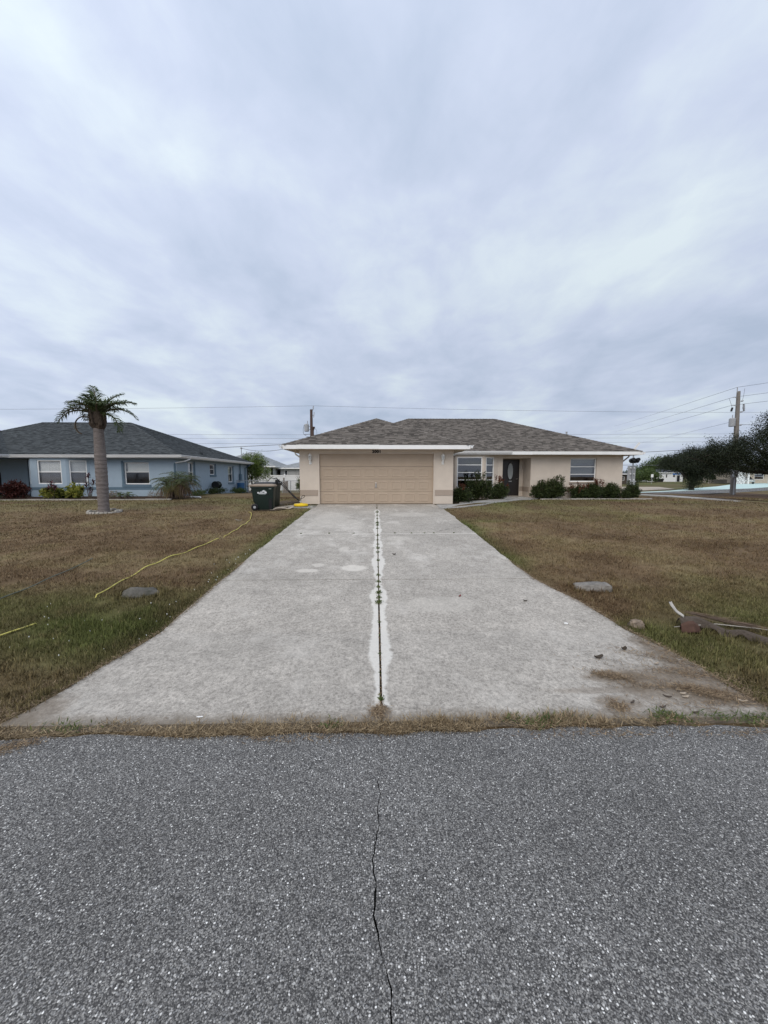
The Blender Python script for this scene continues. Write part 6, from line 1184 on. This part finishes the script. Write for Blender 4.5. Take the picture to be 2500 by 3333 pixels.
# ================================================================== POST AT THE HOUSE CORNER
sg = thing('signal_post', 'grey metal post with black lamp heads and a bolted panel behind the house corner', 'signal post', (20.2, 30, gz(20.2, 30))); zs = gz(20.2, 30)
MB().tube([(20.2, 30, zs - .05), (20.18, 30, 3.9)], .05, 10).build('mast', 'steel', sg); m = MB(); m.box(20.02, 20.42, 29.85, 30.15, 1.1, 1.45); m.build('base_box', 'greymetal', sg, bevel=.02)
bl_ = MB(); a_, b_ = Vector((20.02, 29.95, 3.72)), Vector((20.58, 29.95, 4.42)); d_ = (b_ - a_).normalized(); s_ = Vector((-d_.z, 0, d_.x)) * .08; bl_.prism([a_ - s_, b_ - s_, b_ + s_, a_ + s_], [p + Vector((0, .03, 0)) for p in (a_ - s_, b_ - s_, b_ + s_, a_ + s_)]); bl_.build('blade', 'trim', sg)
for x in (20.0, 20.38):
    h = MB().tube([(x, 29.8, 3.03), (x, 30.0, 3.03)], [.19, .17], 16).build('lamp_head', 'black', sg); MB().tube([(x, 29.62, 3.12), (x, 29.82, 3.10)], [.13, .14], 12).build('visor', 'black', h)
MB().box(19.98, 20.4, 29.98, 30.05, 2.83, 3.2).build('crossarm', 'black', sg); pa = MB().box(19.9, 20.5, 30.12, 30.2, 1.15, 2.62).build('panel', 'greymetal', sg)
for x in (20.05, 20.33):
    for z in (2.45, 1.98, 1.52): MB().lathe((x, 30.04, z - .04), [(.03, 0), (.06, .03), (.06, .06), (.02, .09)], 10).build('bolt', 'trim', pa)

# ================================================================== RIGHT BACKGROUND
tree('oak_tree', 'large dark oak in front of the utility pole at the right edge', 27.6, 24.6, 1.7, .26, [(22.7, 24.8, 3.3, 1.6, 1.3, .98), (24.4, 24.5, 3.65, 1.7, 1.4, 1.2), (26.4, 24.3, 4.7, 1.9, 1.5, 1.5), (21.1, 25.2, 2.95, 1.05, 1.0, .72), (28.5, 24, 3.8, 2, 1.6, 1.6), (23.4, 24.6, 2.55, 2.1, 1.2, .6), (26, 24.3, 2.7, 1.9, 1.2, .85)], 'oak', 601, 700, 125, .085, .042, .19)
tree('oak_tree', 'dark low spreading tree left of the utility pole', 33.7, 40.5, 1.0, .22, [(33.5, 40.5, 3.3, 2.0, 1.6, 1.25), (31.6, 40.6, 3.1, 1.4, 1.2, .95), (36, 40.5, 3.5, 2.2, 1.6, 1.4), (33.7, 40.2, 1.1, .8, .8, .75), (34.5, 40.3, 2.2, 1.6, 1.2, .7)], 'oak', 611, 520, 105, .12, .06, .24)
BG = 'trees far behind on the right'
tree('far_tree', 'light green bushy tree rising behind the white house', 83, 112, 1.5, .3, [(80.5, 112, 3.5, 2.5, 2, 2.6), (83.5, 112.5, 4.6, 2.6, 2, 2.6), (86, 113, 4.4, 2.6, 2, 2.8), (77.5, 112, 2.6, 2, 2, 1.8)], 'oak2', 621, 260, 50, .42, .2, .5, BG)
tree('far_tree', 'dark green tree behind the white house roof, right of the light one', 90.5, 116, 1.8, .35, [(90, 116, 4.6, 3.2, 2.5, 2.8), (94, 117, 5.2, 3.5, 2.5, 3.2), (98, 118, 5.4, 4, 2.5, 3.4)], 'oak', 631, 240, 50, .45, .2, .55, BG)
tree('far_tree', 'low green trees right behind the signal post', 57.5, 84, .8, .2, [(56, 84, 1.9, 1.8, 1.5, 1.2), (59, 85, 1.8, 2.2, 1.5, 1.2), (62, 86, 1.9, 2.2, 1.5, 1.3)], 'oak2', 641, 120, 50, .35, .16, .4, BG)
for i, (x, y, hh) in enumerate(((98, 118, 5), (108, 118, 5.5), (118, 116, 6), (44, 125, 2.4), (-40, 120, 3), (-58, 122, 3.2), (60, 140, 3.2))): tree('far_tree', ['dark tree behind the carport, first from the left', 'dark tree behind the carport, second from the left', 'dark tree behind the carport at the right edge', 'low hazy tree on the horizon just right of the tan house', 'low far tree on the left horizon behind the grey house', 'low far tree on the left horizon behind the blue house', 'low far tree on the horizon behind the light green tree'][i], x, y, 1.5, .3, [(x, y, hh * .55, 5, 3, hh * .45), (x + 4, y, hh * .5, 4, 3, hh * .4)], 'oak', 650 + i, 150, 40, .5, .22, .6, BG)
wh_ = hip_house('white_house', 'small white house with a dark hip roof far off at the right', 74.2, 81.0, 100, 108, .3, 2.6, .26, 'house_white', 'darkroof', .35, [(0, 2.0, 2.5, 1.3, 2.3), (0, 3.9, 4.6, 1.4, 2.3)])
m = MB(); f_ = Fr((74.2, 100), (81.0, 100)); m.fbox(f_, 5.0, 5.75, .35, 1.95, .01, .05); m.build('door', 'black', wh_); 
for z in (2.1, 1.75): MB().fbox(f_, 6.15, 6.35, z - .1, z + .1, .01, .05).build('wall_light', 'black', wh_)
vf2 = thing('vinyl_fence', 'white fence running left from the small white house', 'fence', (71.8, 98, .3))
for k in range(5): MB().box(69.4 + k * .95, 69.4 + k * .95 + .93, 98, 98.06, .25, 1.55 + .08 * k).build('fence_panel', 'trim', vf2)
so = thing('dumpster', 'dark blue long bin beside the white fence', 'bin', (70.6, 95, .3)); m = MB(); m.prism([(69.75, 94.6, .35), (71.5, 94.6, .35), (71.5, 95.4, .35), (69.75, 95.4, .35)], [(69.6, 94.5, 1.05), (71.65, 94.5, 1.05), (71.65, 95.5, 1.05), (69.6, 95.5, 1.05)]); m.build('body', 'black', so); MB().box(69.55, 71.7, 94.45, 95.55, 1.055, 1.12).build('lid', 'blackpl', so)
rsn = thing('road_sign', 'small white square road sign on a thin post by the far fence', 'sign', (54.4, 75, .3)); MB().tube([(54.4, 75, .2), (54.4, 75, 2.2)], .035, 6).build('post', 'greymetal', rsn); MB().box(54.15, 54.65, 74.94, 74.96, 1.55, 2.15).build('panel', 'trim', rsn)
ssn = thing('street_sign', 'blue street sign on a pole in front of the small white house', 'sign', (71.1, 90, .3)); MB().tube([(71.1, 90, .2), (71.1, 90, 2.5)], .04, 6).build('post', 'greymetal', ssn); MB().box(70.2, 72.0, 89.93, 89.96, 2.1, 2.4).build('panel', 'signblue', ssn)
bhn = hip_house('brown_house', 'brown roofed house glimpsed between tan house corner and signal post', 36.5, 46.5, 70, 78, .3, 2.1, .28, 'bark', 'darkroof', .5, [(0, 8.2, 9.2, 1.0, 1.7)])
cp = hip_house('carport_house', 'pale house with a carport glimpsed under the oak at the right', 74, 90, 78, 86, .3, 2.7, .22, 'pinkstucco', 'darkroof', .6, [(0, 4, 6, 1.1, 2.2)]); m = MB(); m.box(66, 74, 70.5, 78, 2.62, 2.8); m.build('carport_roof', 'darkroof', cp); MB().box(69.4, 69.7, 70.6, 70.9, .25, 2.62).build('carport_post', 'trim', cp)
bs = thing('block_screen', 'white pierced block screen wall beside the carport', 'wall', (67.6, 70.3, .3))
for c_ in range(6):
    for r_ in range(8):
        x, z = 66.8 + c_ * .29, .3 + r_ * .29; m = MB(); m.box(x, x + .28, 70.2, 70.32, z, z + .05); m.box(x, x + .05, 70.2, 70.32, z + .05, z + .23); m.box(x + .23, x + .28, 70.2, 70.32, z + .05, z + .23); m.box(x, x + .28, 70.2, 70.32, z + .23, z + .28)
        if (c_ + r_) % 3 == 0: m.box(x + .05, x + .23, 70.22, 70.3, z + .05, z + .23)
        m.build('block', 'house_white', bs)
tag(MB().box(66.5, 66.75, 70.2, 70.4, .2, 2.7).build('pillar', 'house_white'), 'white pillar at the left end of the pierced block screen', 'pillar')
lw = thing('low_wall', 'low beige block wall left of the utility pole', 'wall', (69, 77, .3)); 
for k in range(6): MB().box(67.6 + k * .62, 67.6 + k * .62 + .6, 76.9, 77.1, .2, 1.1).build('block', 'pinkstucco', lw)
bush('shrub', 'yellow green bush behind the low beige wall', 'shrub', 69.3, 78.5, 1.0, .8, 2.2, 661, 'lime', n=80, per=22, ln=.3, wd=.12)
def car(label, x, y, rot, m, L_=4.3):
    z = gz(x, y) + .02; t = thing('parked_car', label, 'car', (x, y, z)); t.rotation_euler = (0, 0, rot)
    def add(mb_, nm, mt, par=t, sm=False): me = bpy.data.meshes.new(nm); me.from_pydata(mb_.v, [], mb_.f); me.update(); me.materials.append(MT[mt]); o = bpy.data.objects.new(nm, me); C.objects.link(o); o.parent = par; return o
    h = L_ / 2; prof = [(-h, .35), (-h, .75), (-h + .12, .88), (-h + .9, .95), (-.6, 1.0), (.9, .98), (h - .3, .82), (h, .65), (h, .35)]; b = MB(); b.prism([(a, -.85, z_) for a, z_ in prof], [(a, .85, z_) for a, z_ in prof]); bo = add(b, 'body', m); bo.modifiers.new('b', 'BEVEL').width = .06
    g = MB(); g.prism([(-1.45, -.78, .97), (1.05, -.78, .97), (.35, -.62, 1.38), (-.95, -.62, 1.38)], [(-1.45, .78, .97), (1.05, .78, .97), (.35, .62, 1.38), (-.95, .62, 1.38)]); add(g, 'glasshouse', 'black'); rf_ = MB(); rf_.prism([(-1.0, -.64, 1.37), (.4, -.64, 1.37), (.4, .64, 1.37), (-1.0, .64, 1.37)], [(-.9, -.55, 1.43), (.3, -.55, 1.43), (.3, .55, 1.43), (-.9, .55, 1.43)]); add(rf_, 'roof', m)
    for sx in (-1.3, 1.35):
        for sy in (-1, 1): w_ = MB(); w_.tube([(sx, sy * .70, .32), (sx, sy * .88, .32)], .32, 16); o = add(w_, 'wheel', 'blackpl'); q_ = MB(); q_.tube([(sx, sy * .88, .32), (sx, sy * .895, .32)], .19, 12); add(q_, 'rim', 'steel', o)
    for sy in (-1, 1): l_ = MB(); l_.box(h - .04, h + .015, sy * .72 - .14, sy * .72 + .14, .58, .70); add(l_, 'headlight', 'frost'); l_ = MB(); l_.box(-h - .012, -h + .03, sy * .72 - .12, sy * .72 + .12, .66, .78); add(l_, 'tail_light', 'redlitter')
    return t
car('white car parked far off between the dark trees', 108, 124, R(20), 'carw'); car('silver car parked nose out under the carport', 70.7, 72.5, R(-118), 'cars')
m = MB(); m.box(73.0, 74.4, 70.2, 70.4, .2, 1.6); tag(m.build('wall_panel', 'house_white'), 'pale wall end at the far right edge beside the carport', 'wall')
